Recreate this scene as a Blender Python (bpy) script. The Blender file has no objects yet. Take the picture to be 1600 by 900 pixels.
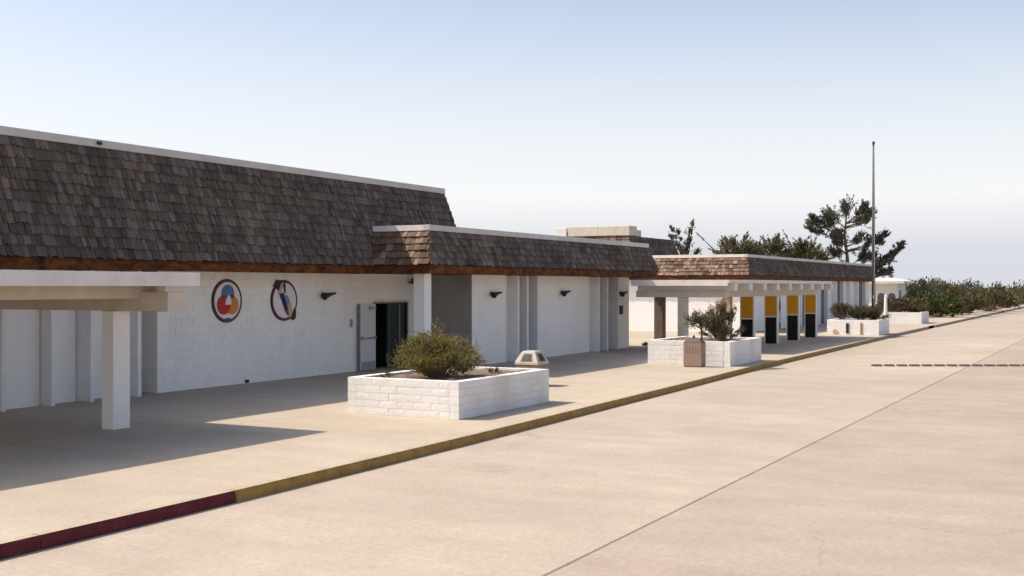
import bpy, bmesh, math, random
from mathutils import Vector, Matrix
R = math.radians
rnd = random.Random(7)
sc = bpy.context.scene
col = sc.collection

# ------------------------------------------------------------------ camera
# world: +X runs along the building fronts, +Y from the street towards them, pavement at z = 0
TH = math.atan(971 / 1816)
cd = bpy.data.cameras.new('camera')
cam = bpy.data.objects.new('camera', cd)
col.objects.link(cam)
cam.location = (0, 0, 2.6)
cam.rotation_euler = (R(90), 0, TH - R(90))
cd.sensor_width = 36
cd.lens = 36 * 1816 / 1600
cd.shift_x = 3 / 1600
cd.shift_y = -3 / 1600
cd.clip_end = 6000
sc.camera = cam

# ------------------------------------------------------------------ sky, sun, exposure
KX, KY = 0.31, 0.78                       # metres a shadow runs in +X and in -Y per metre of height
EL = math.atan(1 / math.hypot(KX, KY))
AZ = math.atan2(-KX, KY)                  # sun bearing measured from +Y towards +X
w = bpy.data.worlds.new('World')
sc.world = w
w.use_nodes = True
nt = w.node_tree
nt.nodes.clear()
out = nt.nodes.new('ShaderNodeOutputWorld')
bg = nt.nodes.new('ShaderNodeBackground')
sky = nt.nodes.new('ShaderNodeTexSky')
sky.sky_type = 'NISHITA'
sky.sun_disc = False
sky.sun_elevation = EL
sky.sun_rotation = AZ
sky.altitude = 0
sky.air_density = 0.85
sky.dust_density = 2.8
sky.ozone_density = 1.0
# sea fog: the same pale veil all round the horizon
tc = nt.nodes.new('ShaderNodeTexCoord')
sp = nt.nodes.new('ShaderNodeSeparateXYZ')
rmp = nt.nodes.new('ShaderNodeValToRGB')
rmp.color_ramp.interpolation = 'EASE'
e = rmp.color_ramp.elements
e[0].position = 0.0
e[0].color = (0.9, 0.9, 0.9, 1)
e[1].position = 0.36
e[1].color = (0, 0, 0, 1)
fogc = nt.nodes.new('ShaderNodeValToRGB')
fe = fogc.color_ramp.elements
fe[0].position = 0.030
fe[0].color = (3.9, 4.0, 4.35, 1)
fe[1].position = 0.075
fe[1].color = (5.35, 5.3, 5.3, 1)
mx = nt.nodes.new('ShaderNodeMix')
mx.data_type = 'RGBA'
nt.links.new(tc.outputs['Generated'], sp.inputs[0])
nt.links.new(sp.outputs['Z'], rmp.inputs[0])
nt.links.new(sp.outputs['Z'], fogc.inputs[0])
nt.links.new(rmp.outputs[0], mx.inputs[0])
nt.links.new(sky.outputs[0], mx.inputs[6])
nt.links.new(fogc.outputs[0], mx.inputs[7])
nt.links.new(mx.outputs[2], bg.inputs[0])
bg.inputs[1].default_value = 0.120
nt.links.new(bg.outputs[0], out.inputs[0])

sd = bpy.data.lights.new('sun', 'SUN')
sd.energy = 3.3
sd.angle = R(0.6)
sd.color = (1.0, 0.90, 0.765)
sun = bpy.data.objects.new('sun', sd)
col.objects.link(sun)
sun.rotation_euler = Vector((-KX, KY, 1)).to_track_quat('Z', 'Y').to_euler()
sun.location = (0, 0, 60)

sc.view_settings.view_transform = 'Standard'
sc.view_settings.look = 'None'
sc.view_settings.gamma = 1
sc.view_settings.use_curve_mapping = False
sc.view_settings.exposure = 0.70
sc.cycles.diffuse_bounces = 6

# ------------------------------------------------------------------ materials
def N(nt, kind, **kw):
    n = nt.nodes.new(kind)
    for k, v in kw.items():
        setattr(n, k, v)
    return n

def base_mat(name, rough=0.85, spec=0.25):
    m = bpy.data.materials.new(name)
    m.use_nodes = True
    t = m.node_tree
    b = t.nodes['Principled BSDF']
    b.inputs['Roughness'].default_value = rough
    b.inputs['Specular IOR Level'].default_value = spec
    return m, t, b

def mixc(t, fac, a, b_, blend='MIX'):
    n = N(t, 'ShaderNodeMix', data_type='RGBA', blend_type=blend)
    for sock, v in ((n.inputs[0], fac), (n.inputs[6], a), (n.inputs[7], b_)):
        if hasattr(v, 'links'):
            t.links.new(v, sock)
        elif isinstance(v, (int, float)):
            sock.default_value = v
        else:
            sock.default_value = (*v, 1)
    return n.outputs[2]

def noise(t, scale, detail=4, stretch=None, rough=0.6, coord='pos'):
    n = N(t, 'ShaderNodeTexNoise')
    n.inputs['Scale'].default_value = scale
    n.inputs['Detail'].default_value = detail
    n.inputs['Roughness'].default_value = rough
    g = N(t, 'ShaderNodeNewGeometry')
    src = g.outputs['Position']
    if stretch:
        mp = N(t, 'ShaderNodeMapping')
        mp.inputs['Scale'].default_value = stretch
        t.links.new(src, mp.inputs[0])
        src = mp.outputs[0]
    t.links.new(src, n.inputs['Vector'])
    return n.outputs['Fac']

def ramp(t, src, p0, p1, c0=(0, 0, 0), c1=(1, 1, 1)):
    r = N(t, 'ShaderNodeValToRGB')
    r.color_ramp.elements[0].position = p0
    r.color_ramp.elements[1].position = p1
    r.color_ramp.elements[0].color = (*c0, 1)
    r.color_ramp.elements[1].color = (*c1, 1)
    t.links.new(src, r.inputs[0])
    return r.outputs[0]

def bump(t, b, src, strength=0.3, dist=0.01):
    n = N(t, 'ShaderNodeBump')
    n.inputs['Strength'].default_value = strength
    n.inputs['Distance'].default_value = dist
    t.links.new(src, n.inputs['Height'])
    t.links.new(n.outputs[0], b.inputs['Normal'])

def rand01(t):
    """random per object and per loose island"""
    o = N(t, 'ShaderNodeObjectInfo')
    g = N(t, 'ShaderNodeNewGeometry')
    a = N(t, 'ShaderNodeMath', operation='ADD')
    f = N(t, 'ShaderNodeMath', operation='FRACT')
    t.links.new(o.outputs['Random'], a.inputs[0])
    t.links.new(g.outputs['Random Per Island'], a.inputs[1])
    t.links.new(a.outputs[0], f.inputs[0])
    return f.outputs[0]

def plain(name, c, rough=0.7, var=0.12, scale=6, spec=0.25, bmp=0.0, bscale=60, stretch=None):
    m, t, b = base_mat(name, rough, spec)
    dark = tuple(x * (1 - var) for x in c)
    lite = tuple(min(1, x * (1 + var * 0.6)) for x in c)
    t.links.new(mixc(t, ramp(t, noise(t, scale, 5, stretch), 0.3, 0.7), dark, lite), b.inputs['Base Color'])
    if bmp:
        bump(t, b, noise(t, bscale, 3, stretch), bmp, 0.006)
    return m

def paint_mat(name, c, dirt=(0.42, 0.37, 0.31), amt=0.35, bmp=0.25, per=0.05):
    """painted masonry: chalky paint, run-down dirt, slight tone change per block"""
    m, t, b = base_mat(name, 0.9, 0.2)
    r = rand01(t)
    c1 = mixc(t, r, tuple(x * (1 - per) for x in c), tuple(min(1, x * (1 + per)) for x in c))
    k = ramp(t, noise(t, 1.1, 6, (1, 1, 0.35)), 0.46, 0.80)
    k2 = N(t, 'ShaderNodeMath', operation='MULTIPLY')
    t.links.new(k, k2.inputs[0])
    k2.inputs[1].default_value = amt
    c2 = mixc(t, k2.outputs[0], c1, dirt)
    sp_ = ramp(t, noise(t, 38, 3), 0.62, 0.78)
    k3 = N(t, 'ShaderNodeMath', operation='MULTIPLY')
    t.links.new(sp_, k3.inputs[0])
    k3.inputs[1].default_value = amt * 0.7
    t.links.new(mixc(t, k3.outputs[0], c2, dirt), b.inputs['Base Color'])
    bump(t, b, noise(t, 55, 4), bmp, 0.012)
    return m

def concrete_mat(name, c0, c1, stain, stretch, amt=0.5, worn=False):
    m, t, b = base_mat(name, 0.93, 0.15)
    big = ramp(t, noise(t, 0.22, 5), 0.32, 0.70)
    streak = ramp(t, noise(t, 0.9, 6, stretch, 0.65), 0.38, 0.66)
    fine = ramp(t, noise(t, 14, 5, None, 0.75), 0.30, 0.72)
    a = mixc(t, big, c0, c1)
    s = N(t, 'ShaderNodeMath', operation='MULTIPLY')
    t.links.new(streak, s.inputs[0])
    s.inputs[1].default_value = amt
    a = mixc(t, s.outputs[0], a, stain)
    blot = ramp(t, noise(t, 1.6, 7, None, 0.72), 0.34, 0.68)
    a = mixc(t, 0.045, a, blot, 'OVERLAY')
    a = mixc(t, 0.13, a, fine, 'OVERLAY')
    grit = ramp(t, noise(t, 90, 2), 0.60, 0.74)
    g2 = N(t, 'ShaderNodeMath', operation='MULTIPLY')
    t.links.new(grit, g2.inputs[0])
    g2.inputs[1].default_value = 0.34
    a = mixc(t, g2.outputs[0], a, tuple(x * 0.5 for x in stain))
    spots = ramp(t, noise(t, 3.1, 2), 0.74, 0.80)
    g3 = N(t, 'ShaderNodeMath', operation='MULTIPLY')
    t.links.new(spots, g3.inputs[0])
    g3.inputs[1].default_value = 0.30
    a = mixc(t, g3.outputs[0], a, tuple(x * 0.62 for x in stain))
    # faint wandering cracks
    vo = N(t, 'ShaderNodeTexVoronoi', feature='DISTANCE_TO_EDGE')
    vo.inputs['Scale'].default_value = 0.16 if worn else 0.11
    gp = N(t, 'ShaderNodeNewGeometry')
    nz = N(t, 'ShaderNodeTexNoise')
    nz.inputs['Scale'].default_value = 0.9
    nz.inputs['Detail'].default_value = 6
    t.links.new(gp.outputs['Position'], nz.inputs['Vector'])
    wob = N(t, 'ShaderNodeVectorMath', operation='MULTIPLY_ADD')
    t.links.new(nz.outputs['Color'], wob.inputs[0])
    wob.inputs[1].default_value = (2.2, 2.2, 0)
    t.links.new(gp.outputs['Position'], wob.inputs[2])
    t.links.new(wob.outputs[0], vo.inputs['Vector'])
    ck = ramp(t, vo.outputs['Distance'], 0.0, 0.0022, (1, 1, 1), (0, 0, 0))
    msk = ramp(t, noise(t, 0.13, 3), 0.48, 0.58)
    g4 = N(t, 'ShaderNodeMath', operation='MULTIPLY')
    t.links.new(ck, g4.inputs[0])
    t.links.new(msk, g4.inputs[1])
    g5 = N(t, 'ShaderNodeMath', operation='MULTIPLY')
    t.links.new(g4.outputs[0], g5.inputs[0])
    g5.inputs[1].default_value = 0.32
    a = mixc(t, g5.outputs[0], a, tuple(x * 0.45 for x in stain))
    # drips and old oil, grown faint
    oil = ramp(t, noise(t, 0.55, 5, (1, 0.7, 1)), 0.66, 0.80)
    g6 = N(t, 'ShaderNodeMath', operation='MULTIPLY')
    t.links.new(oil, g6.inputs[0])
    g6.inputs[1].default_value = 0.32 if worn else 0.22
    a = mixc(t, g6.outputs[0], a, tuple(x * 0.66 for x in stain))
    r = rand01(t)
    rr = ramp(t, r, 0, 1, (0.95, 0.955, 0.96), (1.03, 1.02, 1.0))
    a = mixc(t, 1.0, a, rr, 'MULTIPLY')
    t.links.new(a, b.inputs['Base Color'])
    bump(t, b, noise(t, 70, 5), 0.35, 0.008)
    return m

def shingle_mat(name, dark, mid, lite):
    m, t, b = base_mat(name, 0.95, 0.1)
    r = rand01(t)
    rp = N(t, 'ShaderNodeValToRGB')
    el = rp.color_ramp.elements
    el[0].position, el[0].color = 0.0, (*dark, 1)
    el[1].position, el[1].color = 1.0, (*lite, 1)
    k = el.new(0.55)
    k.color = (*mid, 1)
    t.links.new(r, rp.inputs[0])
    grain = ramp(t, noise(t, 9, 5, (9, 9, 0.6)), 0.3, 0.7, (0.55, 0.55, 0.57), (1.25, 1.2, 1.15))
    a = mixc(t, 1.0, rp.outputs[0], grain, 'MULTIPLY')
    moss = ramp(t, noise(t, 0.7, 5), 0.55, 0.75)
    k2 = N(t, 'ShaderNodeMath', operation='MULTIPLY')
    t.links.new(moss, k2.inputs[0])
    k2.inputs[1].default_value = 0.35
    a = mixc(t, k2.outputs[0], a, (0.085, 0.075, 0.045))
    wash = ramp(t, noise(t, 0.75, 6, (1, 1, 0.5), 0.7), 0.34, 0.66, (0.74, 0.73, 0.72), (1.26, 1.24, 1.22))
    a = mixc(t, 1.0, a, wash, 'MULTIPLY')
    t.links.new(a, b.inputs['Base Color'])
    bump(t, b, noise(t, 9, 4, (9, 9, 0.6)), 0.5, 0.01)
    return m

def leaf_mat(name, cols, trans=0.35):
    m, t, b = base_mat(name, 0.6, 0.25)
    r = rand01(t)
    rp = N(t, 'ShaderNodeValToRGB')
    el = rp.color_ramp.elements
    el[0].color = (*cols[0], 1)
    el[1].color = (*cols[-1], 1)
    for i, c in enumerate(cols[1:-1]):
        k = el.new((i + 1) / (len(cols) - 1))
        k.color = (*c, 1)
    t.links.new(r, rp.inputs[0])
    pat = ramp(t, noise(t, 2.6, 3), 0.35, 0.65, (0.72, 0.74, 0.7), (1.2, 1.15, 1.1))
    a = mixc(t, 1.0, rp.outputs[0], pat, 'MULTIPLY')
    t.links.new(a, b.inputs['Base Color'])
    tr = N(t, 'ShaderNodeBsdfTranslucent')
    t.links.new(a, tr.inputs[0])
    ms = N(t, 'ShaderNodeMixShader')
    ms.inputs[0].default_value = trans
    o = t.nodes['Material Output']
    t.links.new(b.outputs[0], ms.inputs[1])
    t.links.new(tr.outputs[0], ms.inputs[2])
    t.links.new(ms.outputs[0], o.inputs[0])
    return m

M = {}
M['pave'] = concrete_mat('pavement_concrete', (0.44, 0.37, 0.29), (0.49, 0.42, 0.335), (0.36, 0.295, 0.225), (1, 0.35, 1), 0.45)
M['road'] = concrete_mat('road_concrete', (0.375, 0.318, 0.262), (0.455, 0.39, 0.325), (0.325, 0.262, 0.21), (1.5, 0.45, 1), 0.40, True)
M['road2'] = concrete_mat('outer_lane_concrete', (0.345, 0.282, 0.232), (0.42, 0.35, 0.292), (0.295, 0.230, 0.185), (1.5, 0.45, 1), 0.40, True)
M['joint'] = plain('joint_filler', (0.23, 0.18, 0.145), 0.95, 0.3, 3)
M['soil'] = plain('planter_soil', (0.20, 0.145, 0.11), 0.98, 0.4, 7, bmp=0.9, bscale=25)
M['terrain'] = plain('dry_ground', (0.24, 0.19, 0.13), 0.98, 0.3, 0.15)
M['wall'] = paint_mat('painted_block', (0.86, 0.84, 0.805), amt=0.22, per=0.018)
M['wallsm'] = paint_mat('painted_wall', (0.84, 0.82, 0.79), amt=0.16, bmp=0.2, per=0.0)
M['planter'] = paint_mat('painted_split_block', (0.82, 0.795, 0.755), amt=0.45, bmp=0.8, per=0.03)
M['mortar'] = plain('painted_mortar', (0.74, 0.72, 0.69), 0.95, 0.2, 10)
M['fin'] = plain('fin_paint', (0.78, 0.77, 0.75), 0.7, 0.06, 3)
M['cream'] = plain('cream_paint', (0.60, 0.525, 0.43), 0.8, 0.12, 2.5, bmp=0.2, bscale=30)
M['fasciaw'] = plain('white_fascia_paint', (0.74, 0.69, 0.63), 0.75, 0.12, 2.0, bmp=0.15, bscale=30)
M['cap'] = plain('roof_edge_metal', (0.55, 0.53, 0.50), 0.55, 0.14, 1.5, spec=0.4)
def redwood():
    m, t, b = base_mat('stained_fascia_wood', 0.8, 0.2)
    k = ramp(t, noise(t, 2.6, 6, (1.0, 1.0, 2.2), 0.7), 0.36, 0.64)
    t.links.new(mixc(t, k, (0.026, 0.011, 0.007), (0.19, 0.062, 0.014)), b.inputs['Base Color'])
    bump(t, b, noise(t, 30, 3, (0.3, 0.3, 4)), 0.3, 0.006)
    return m
M['redwood'] = redwood()
M['soffit'] = plain('soffit_paint', (0.66, 0.60, 0.52), 0.85, 0.25, 3)
M['shingle'] = shingle_mat('weathered_shake', (0.104, 0.082, 0.070), (0.148, 0.119, 0.104), (0.215, 0.178, 0.158))
M['shingle_sunlit'] = shingle_mat('weathered_shake_sunlit', (0.12, 0.078, 0.055), (0.20, 0.138, 0.104), (0.33, 0.25, 0.20))  # paler, warmer copy for sun-facing slopes, sunlight put into the colour
M['felt'] = plain('roofing_felt', (0.03, 0.027, 0.025), 0.95, 0.2, 3)
M['roofflat'] = plain('flat_roof_gravel', (0.33, 0.31, 0.28), 0.95, 0.2, 2)
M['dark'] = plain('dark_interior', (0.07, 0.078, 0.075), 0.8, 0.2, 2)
M['glass'] = plain('dark_glazing', (0.035, 0.048, 0.045), 0.10, 0.1, 2, spec=0.5)
M['brown'] = plain('brown_column_paint', (0.16, 0.125, 0.10), 0.85, 0.15, 3)
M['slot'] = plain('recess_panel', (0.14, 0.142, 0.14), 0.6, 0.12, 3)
M['shadeback'] = plain('shaded_side_wall', (0.36, 0.34, 0.325), 0.9, 0.1, 2)  # greyed wall paint, shade of the recesses put into the colour
M['door'] = plain('door_paint', (0.60, 0.58, 0.57), 0.5, 0.06, 2, spec=0.4)
M['frame'] = plain('door_frame_metal', (0.19, 0.185, 0.18), 0.5, 0.1, 4, spec=0.4)
M['greenframe'] = plain('mullion_green', (0.075, 0.115, 0.10), 0.5, 0.1, 4)
M['steel'] = plain('brushed_steel', (0.30, 0.29, 0.28), 0.4, 0.1, 8, spec=0.5)
M['black'] = plain('black_metal', (0.016, 0.014, 0.015), 0.5, 0.2, 5, spec=0.4)
M['blackpanel'] = plain('black_panel', (0.010, 0.010, 0.011), 0.6, 0.2, 3, spec=0.2)
M['yellow'] = plain('yellow_panel', (0.60, 0.30, 0.012), 0.6, 0.10, 2)
def chipped(name, c, under):
    m, t, b = base_mat(name, 0.8, 0.2)
    a = mixc(t, ramp(t, noise(t, 4, 5), 0.3, 0.7), tuple(x * 0.7 for x in c), tuple(x * 1.15 for x in c))
    k = ramp(t, noise(t, 7, 8, (0.5, 1, 1.6), 0.75), 0.56, 0.63)
    t.links.new(mixc(t, k, a, under), b.inputs['Base Color'])
    bump(t, b, noise(t, 40, 4), 0.4, 0.006)
    return m
M['kyellow'] = chipped('kerb_yellow', (0.35, 0.21, 0.060), (0.29, 0.22, 0.15))
M['kred'] = chipped('kerb_red', (0.125, 0.022, 0.028), (0.12, 0.07, 0.06))
M['kgrey'] = plain('kerb_concrete', (0.33, 0.26, 0.20), 0.9, 0.25, 4, bmp=0.4)
M['ktop'] = plain('kerb_top_concrete', (0.43, 0.35, 0.25), 0.9, 0.2, 4, bmp=0.3)
M['bump'] = plain('black_rubber', (0.075, 0.062, 0.055), 0.8, 0.2, 8)
M['pebble'] = plain('pebble_concrete', (0.32, 0.235, 0.175), 0.9, 0.35, 34, bmp=0.9, bscale=60)
M['hood'] = plain('pale_concrete_hood', (0.50, 0.45, 0.39), 0.85, 0.2, 7, bmp=0.4)
M['brownhood'] = plain('brown_hood', (0.13, 0.095, 0.075), 0.75, 0.2, 7)
M['pole'] = plain('flagpole_metal', (0.032, 0.034, 0.040), 0.6, 0.15, 2, spec=0.5)
M['bark'] = plain('bark', (0.14, 0.105, 0.085), 0.95, 0.4, 6, bmp=0.8, bscale=15)
M['twig'] = plain('twig', (0.22, 0.165, 0.12), 0.95, 0.35, 9)
M['leaf1'] = leaf_mat('olive_leaf', [(0.075, 0.082, 0.026), (0.15, 0.14, 0.042), (0.23, 0.20, 0.062), (0.29, 0.235, 0.085), (0.25, 0.155, 0.08)])
M['leaf2'] = leaf_mat('grey_green_leaf', [(0.035, 0.042, 0.020), (0.075, 0.080, 0.036), (0.13, 0.12, 0.055), (0.15, 0.11, 0.06)])
M['leaf3'] = leaf_mat('cypress_needles', [(0.052, 0.060, 0.043), (0.082, 0.092, 0.062), (0.115, 0.118, 0.078), (0.15, 0.128, 0.092)], 0.4)  # lightened: distance haze carried in the needle colour
M['leaf4'] = leaf_mat('hazed_tree_leaf', [(0.058, 0.062, 0.032), (0.105, 0.104, 0.050), (0.155, 0.145, 0.072), (0.19, 0.165, 0.095)])  # leaf tones raised to stand in for haze over the distance
M['leaf5'] = leaf_mat('dry_shrub_leaf', [(0.050, 0.038, 0.022), (0.10, 0.072, 0.040), (0.11, 0.098, 0.034), (0.15, 0.11, 0.065)])
M['leaf6'] = leaf_mat('hedge_leaf', [(0.034, 0.046, 0.015), (0.068, 0.088, 0.022), (0.11, 0.115, 0.036)])
M['flower'] = leaf_mat('dried_flower', [(0.24, 0.12, 0.03), (0.38, 0.20, 0.05), (0.42, 0.25, 0.09)])
M['e_ring'] = plain('emblem_ring', (0.15, 0.045, 0.062), 0.6, 0.25, 5)
M['e_rim'] = plain('emblem_rim', (0.012, 0.018, 0.030), 0.6, 0.1, 5)
M['e_white'] = plain('emblem_white', (0.74, 0.70, 0.72), 0.6, 0.06, 5)
M['e_blue'] = plain('emblem_blue', (0.10, 0.18, 0.37), 0.6, 0.15, 5)
M['e_red'] = plain('emblem_red', (0.46, 0.035, 0.030), 0.6, 0.15, 5)
M['e_orange'] = plain('emblem_orange', (0.62, 0.225, 0.045), 0.6, 0.15, 5)
M['e_teal'] = plain('emblem_teal', (0.03, 0.10, 0.13), 0.6, 0.1, 5)
M['e_navy'] = plain('emblem_navy', (0.028, 0.018, 0.080), 0.6, 0.1, 5)
M['e_dark'] = plain('emblem_dark', (0.035, 0.030, 0.022), 0.6, 0.2, 5)
M['e_tan'] = plain('emblem_tan', (0.50, 0.37, 0.26), 0.6, 0.15, 5)
M['e_lilac'] = plain('emblem_lilac', (0.24, 0.25, 0.42), 0.6, 0.15, 5)

# ------------------------------------------------------------------ mesh helpers
WLOC = {}

class MB:
    def __init__(s):
        s.v = []
        s.f = []
    def add(s, vs, fs):
        n = len(s.v)
        s.v += [tuple(q) for q in vs]
        s.f += [tuple(i + n for i in q) for q in fs]
        return s
    def box(s, x0, x1, y0, y1, z0, z1, b=0.0):
        if b <= 0:
            vs = [(x0, y0, z0), (x1, y0, z0), (x1, y1, z0), (x0, y1, z0), (x0, y0, z1), (x1, y0, z1), (x1, y1, z1), (x0, y1, z1)]
            return s.add(vs, [(0, 3, 2, 1), (4, 5, 6, 7), (0, 1, 5, 4), (1, 2, 6, 5), (2, 3, 7, 6), (3, 0, 4, 7)])
        bm = bmesh.new()
        bmesh.ops.create_cube(bm, size=1)
        for q in bm.verts:
            q.co = ((x0 + x1) / 2 + q.co.x * (x1 - x0), (y0 + y1) / 2 + q.co.y * (y1 - y0), (z0 + z1) / 2 + q.co.z * (z1 - z0))
        bmesh.ops.bevel(bm, geom=bm.edges[:], offset=b, segments=1, affect='EDGES')
        bm.verts.index_update()
        s.add([q.co[:] for q in bm.verts], [[q.index for q in f.verts] for f in bm.faces])
        bm.free()
        return s
    def tube(s, pts, rad, n=8, cap=True):
        rings = []
        pts = [Vector(p) for p in pts]
        for i, p in enumerate(pts):
            d = (pts[min(i + 1, len(pts) - 1)] - pts[max(i - 1, 0)]).normalized()
            a = d.orthogonal().normalized() if abs(d.z) < 0.99 else Vector((1, 0, 0))
            b = d.cross(a).normalized()
            a = b.cross(d).normalized()
            r = rad[i] if isinstance(rad, (list, tuple)) else rad
            rings.append([p + (a * math.cos(2 * math.pi * k / n) + b * math.sin(2 * math.pi * k / n)) * r for k in range(n)])
        n0 = len(s.v)
        for rg in rings:
            s.v += [tuple(q) for q in rg]
        for i in range(len(rings) - 1):
            for k in range(n):
                a = n0 + i * n + k
                b = n0 + i * n + (k + 1) % n
                s.f.append((a, b, b + n, a + n))
        if cap:
            s.f.append(tuple(n0 + k for k in range(n))[::-1])
            s.f.append(tuple(n0 + (len(rings) - 1) * n + k for k in range(n)))
        return s
    def poly(s, pts, off):
        """flat outline pushed back by the vector off: a slab"""
        n = len(pts)
        a = [Vector(p) for p in pts]
        b = [p + Vector(off) for p in a]
        fs = [tuple(range(n)), tuple(range(2 * n - 1, n - 1, -1))]
        fs += [(i, i + n, (i + 1) % n + n, (i + 1) % n) for i in range(n)]
        return s.add(a + b, fs)
    def build(s, name, mat, parent=None, smooth=False, origin=None, kind=None):
        me = bpy.data.meshes.new(name)
        if origin is None:
            xs, ys, zs = zip(*s.v)
            origin = ((min(xs) + max(xs)) / 2, (min(ys) + max(ys)) / 2, min(zs))
        o3 = Vector(origin)
        me.from_pydata([tuple(Vector(q) - o3) for q in s.v], [], s.f)
        me.materials.append(M[mat] if isinstance(mat, str) else mat)
        me.update()
        if smooth:
            me.polygons.foreach_set('use_smooth', [True] * len(me.polygons))
        o = place(name, me, o3, parent)
        if kind:
            o['kind'] = kind
        return o

def place(name, me, loc, parent=None):
    o = bpy.data.objects.new(name, me)
    col.objects.link(o)
    WLOC[o] = Vector(loc)
    if parent is not None:
        o.parent = parent
        o.location = Vector(loc) - WLOC[parent]
    else:
        o.location = loc
    return o

def box(name, mat, parent, *a, b=0.0, **kw):
    return MB().box(*a, b=b).build(name, mat, parent, **kw)

def thing(name, loc, label, cat, group=None):
    o = place(name, None, loc)
    o.empty_display_size = 0.3
    return tag(o, label, cat, group)

def tag(o, label, cat, group=None):
    o['label'] = label
    o['category'] = cat
    if group:
        o['group'] = group
    return o

def struct(o):
    o['kind'] = 'structure'
    return o

# ------------------------------------------------------------------ ground, road, pavement, kerb
def kerbY(x):
    pts = [(-40, 10.02), (11, 10.02), (17, 10.12), (29, 10.5), (37, 10.82), (66, 11.35), (90, 11.55), (160, 12.0), (400, 13.0)]
    for (a, ya), (b, yb) in zip(pts, pts[1:]):
        if a <= x <= b:
            return ya + (yb - ya) * (x - a) / (b - a)
    return pts[-1][1]

terr = MB()
terr.add([(-2500, -2500, -0.32), (2500, -2500, -0.32), (2500, 2500, -0.32), (-2500, 2500, -0.32)], [(0, 1, 2, 3)])
struct(terr.build('ground', 'terrain', origin=(0, 0, -0.32)))

xs = [-12, 2.57, 14.57, 26.57, 38.57, 50.57, 62.57, 74.57, 90]
road_base = MB()
rx = [-40, -12, 11, 17, 29, 37, 66, 90, 160, 400]
for a, b in zip(rx, rx[1:]):
    road_base.add([(a, -60, -0.166), (b, -60, -0.166), (b, kerbY(b) + 0.05, -0.166), (a, kerbY(a) + 0.05, -0.166)], [(0, 1, 2, 3)])
road = struct(road_base.build('road', 'joint', origin=(0, 0, -0.166)))
GAP = 0.006
def slab(x0, x1, y0, f0, f1, mat='road'):
    """one poured bay of the road with a tooled edge; f0, f1: its street-side ends at x0 and x1"""
    g, t = GAP, 0.012
    x0 += 2.2 * g; x1 -= 2.2 * g; y0 += g; f0 -= g; f1 -= g
    vs = [(x0, y0, -0.168), (x1, y0, -0.168), (x1, f1, -0.168), (x0, f0, -0.168),
          (x0, y0, -0.158), (x1, y0, -0.158), (x1, f1, -0.158), (x0, f0, -0.158),
          (x0 + t, y0 + t, -0.15), (x1 - t, y0 + t, -0.15), (x1 - t, f1 - t, -0.15), (x0 + t, f0 - t, -0.15)]
    fs = [(8, 9, 10, 11)]
    for i in range(4):
        j = (i + 1) % 4
        fs += [(i, j, j + 4, i + 4), (i + 4, j + 4, j + 8, i + 8)]
    MB().add(vs, fs).build('concrete_slab', mat, road)
for a, b in zip(xs, xs[1:]):
    slab(a, b, 4.92, kerbY(a), kerbY(b))
    slab(a, b, -5.2, 4.92, 4.92, 'road2')
    slab(a, b, -16, -5.2, -5.2, 'road2')
far_road = MB()
for a, b in ((90, 160), (160, 400)):
    far_road.add([(a, -60, -0.15), (b, -60, -0.15), (b, kerbY(b), -0.15), (a, kerbY(a), -0.15)], [(0, 1, 2, 3)])
far_road.build('far_paving', 'road', road)

pv = MB()
px = [-40, -12, 11, 17, 22, 29, 37, 45, 52, 66, 90, 160]
for a, b in zip(px, px[1:]):
    pv.add([(a, kerbY(a) + 0.15, 0), (b, kerbY(b) + 0.15, 0), (b, 60, 0), (a, 60, 0)], [(0, 1, 2, 3)])
pv.add([(160, kerbY(160) + 0.15, 0), (400, 13.15, 0), (400, 30, 0), (160, 30, 0)], [(0, 1, 2, 3)])
struct(pv.build('pavement', 'pave', origin=(0, 0, 0)))

# kerb: cast lengths with a rounded nose, red paint at the near end, yellow further on
kerb = place('kerb', None, (11.4, 10.0, 0))
kerb['kind'] = 'structure'
def kerb_len(x0, x1, mat):
    g = 0.006
    x0 += g; x1 -= g
    prof = [(0.0, -0.17), (0.012, -0.03), (0.035, 0.0), (0.155, 0.003), (0.155, -0.17)]
    vs = []
    for x in (x0, x1):
        for y, z in prof:
            vs.append((x, kerbY(x) + y, z))
    n = len(prof)
    fs = [(i, i + n, i + n + 1, i + 1) for i in range(n - 1)] + [tuple(range(n)), tuple(range(2 * n - 1, n - 1, -1))]
    o = MB().add(vs, fs).build('kerb_stone', mat, kerb)
    o.data.materials.append(M['kgrey' if mat == 'kgrey' else 'ktop'])
    o.data.polygons[2].material_index = 1
x = 11.38
while x > -6:
    kerb_len(x - 3.0, x, 'kred')
    x -= 3.0
x = 11.38
while x < 60:
    kerb_len(x, x + 3.05, 'kyellow')
    x += 3.05
while x < 160:
    if not 78 < x < 81:
        kerb_len(x, x + 3.05, 'kgrey')
    x += 3.05

# ------------------------------------------------------------------ masonry and shake pieces
def chamfer_block():
    """unit block, front towards -Y, origin at lower left front corner"""
    b, d = 0.006, 0.02
    vs = []
    for y, k in ((1, 0.0), (d, 0.0), (0, 1.0)):
        q = b * k
        vs += [(q, y, q * 2), (1 - q, y, q * 2), (1 - q, y, 1 - q * 2), (q, y, 1 - q * 2)]
    fs = [(8, 9, 10, 11), (3, 2, 1, 0)]
    for r in (0, 4):
        for i in range(4):
            j = (i + 1) % 4
            fs.append((r + i, r + j, r + j + 4, r + i + 4))
    return vs, fs

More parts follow.
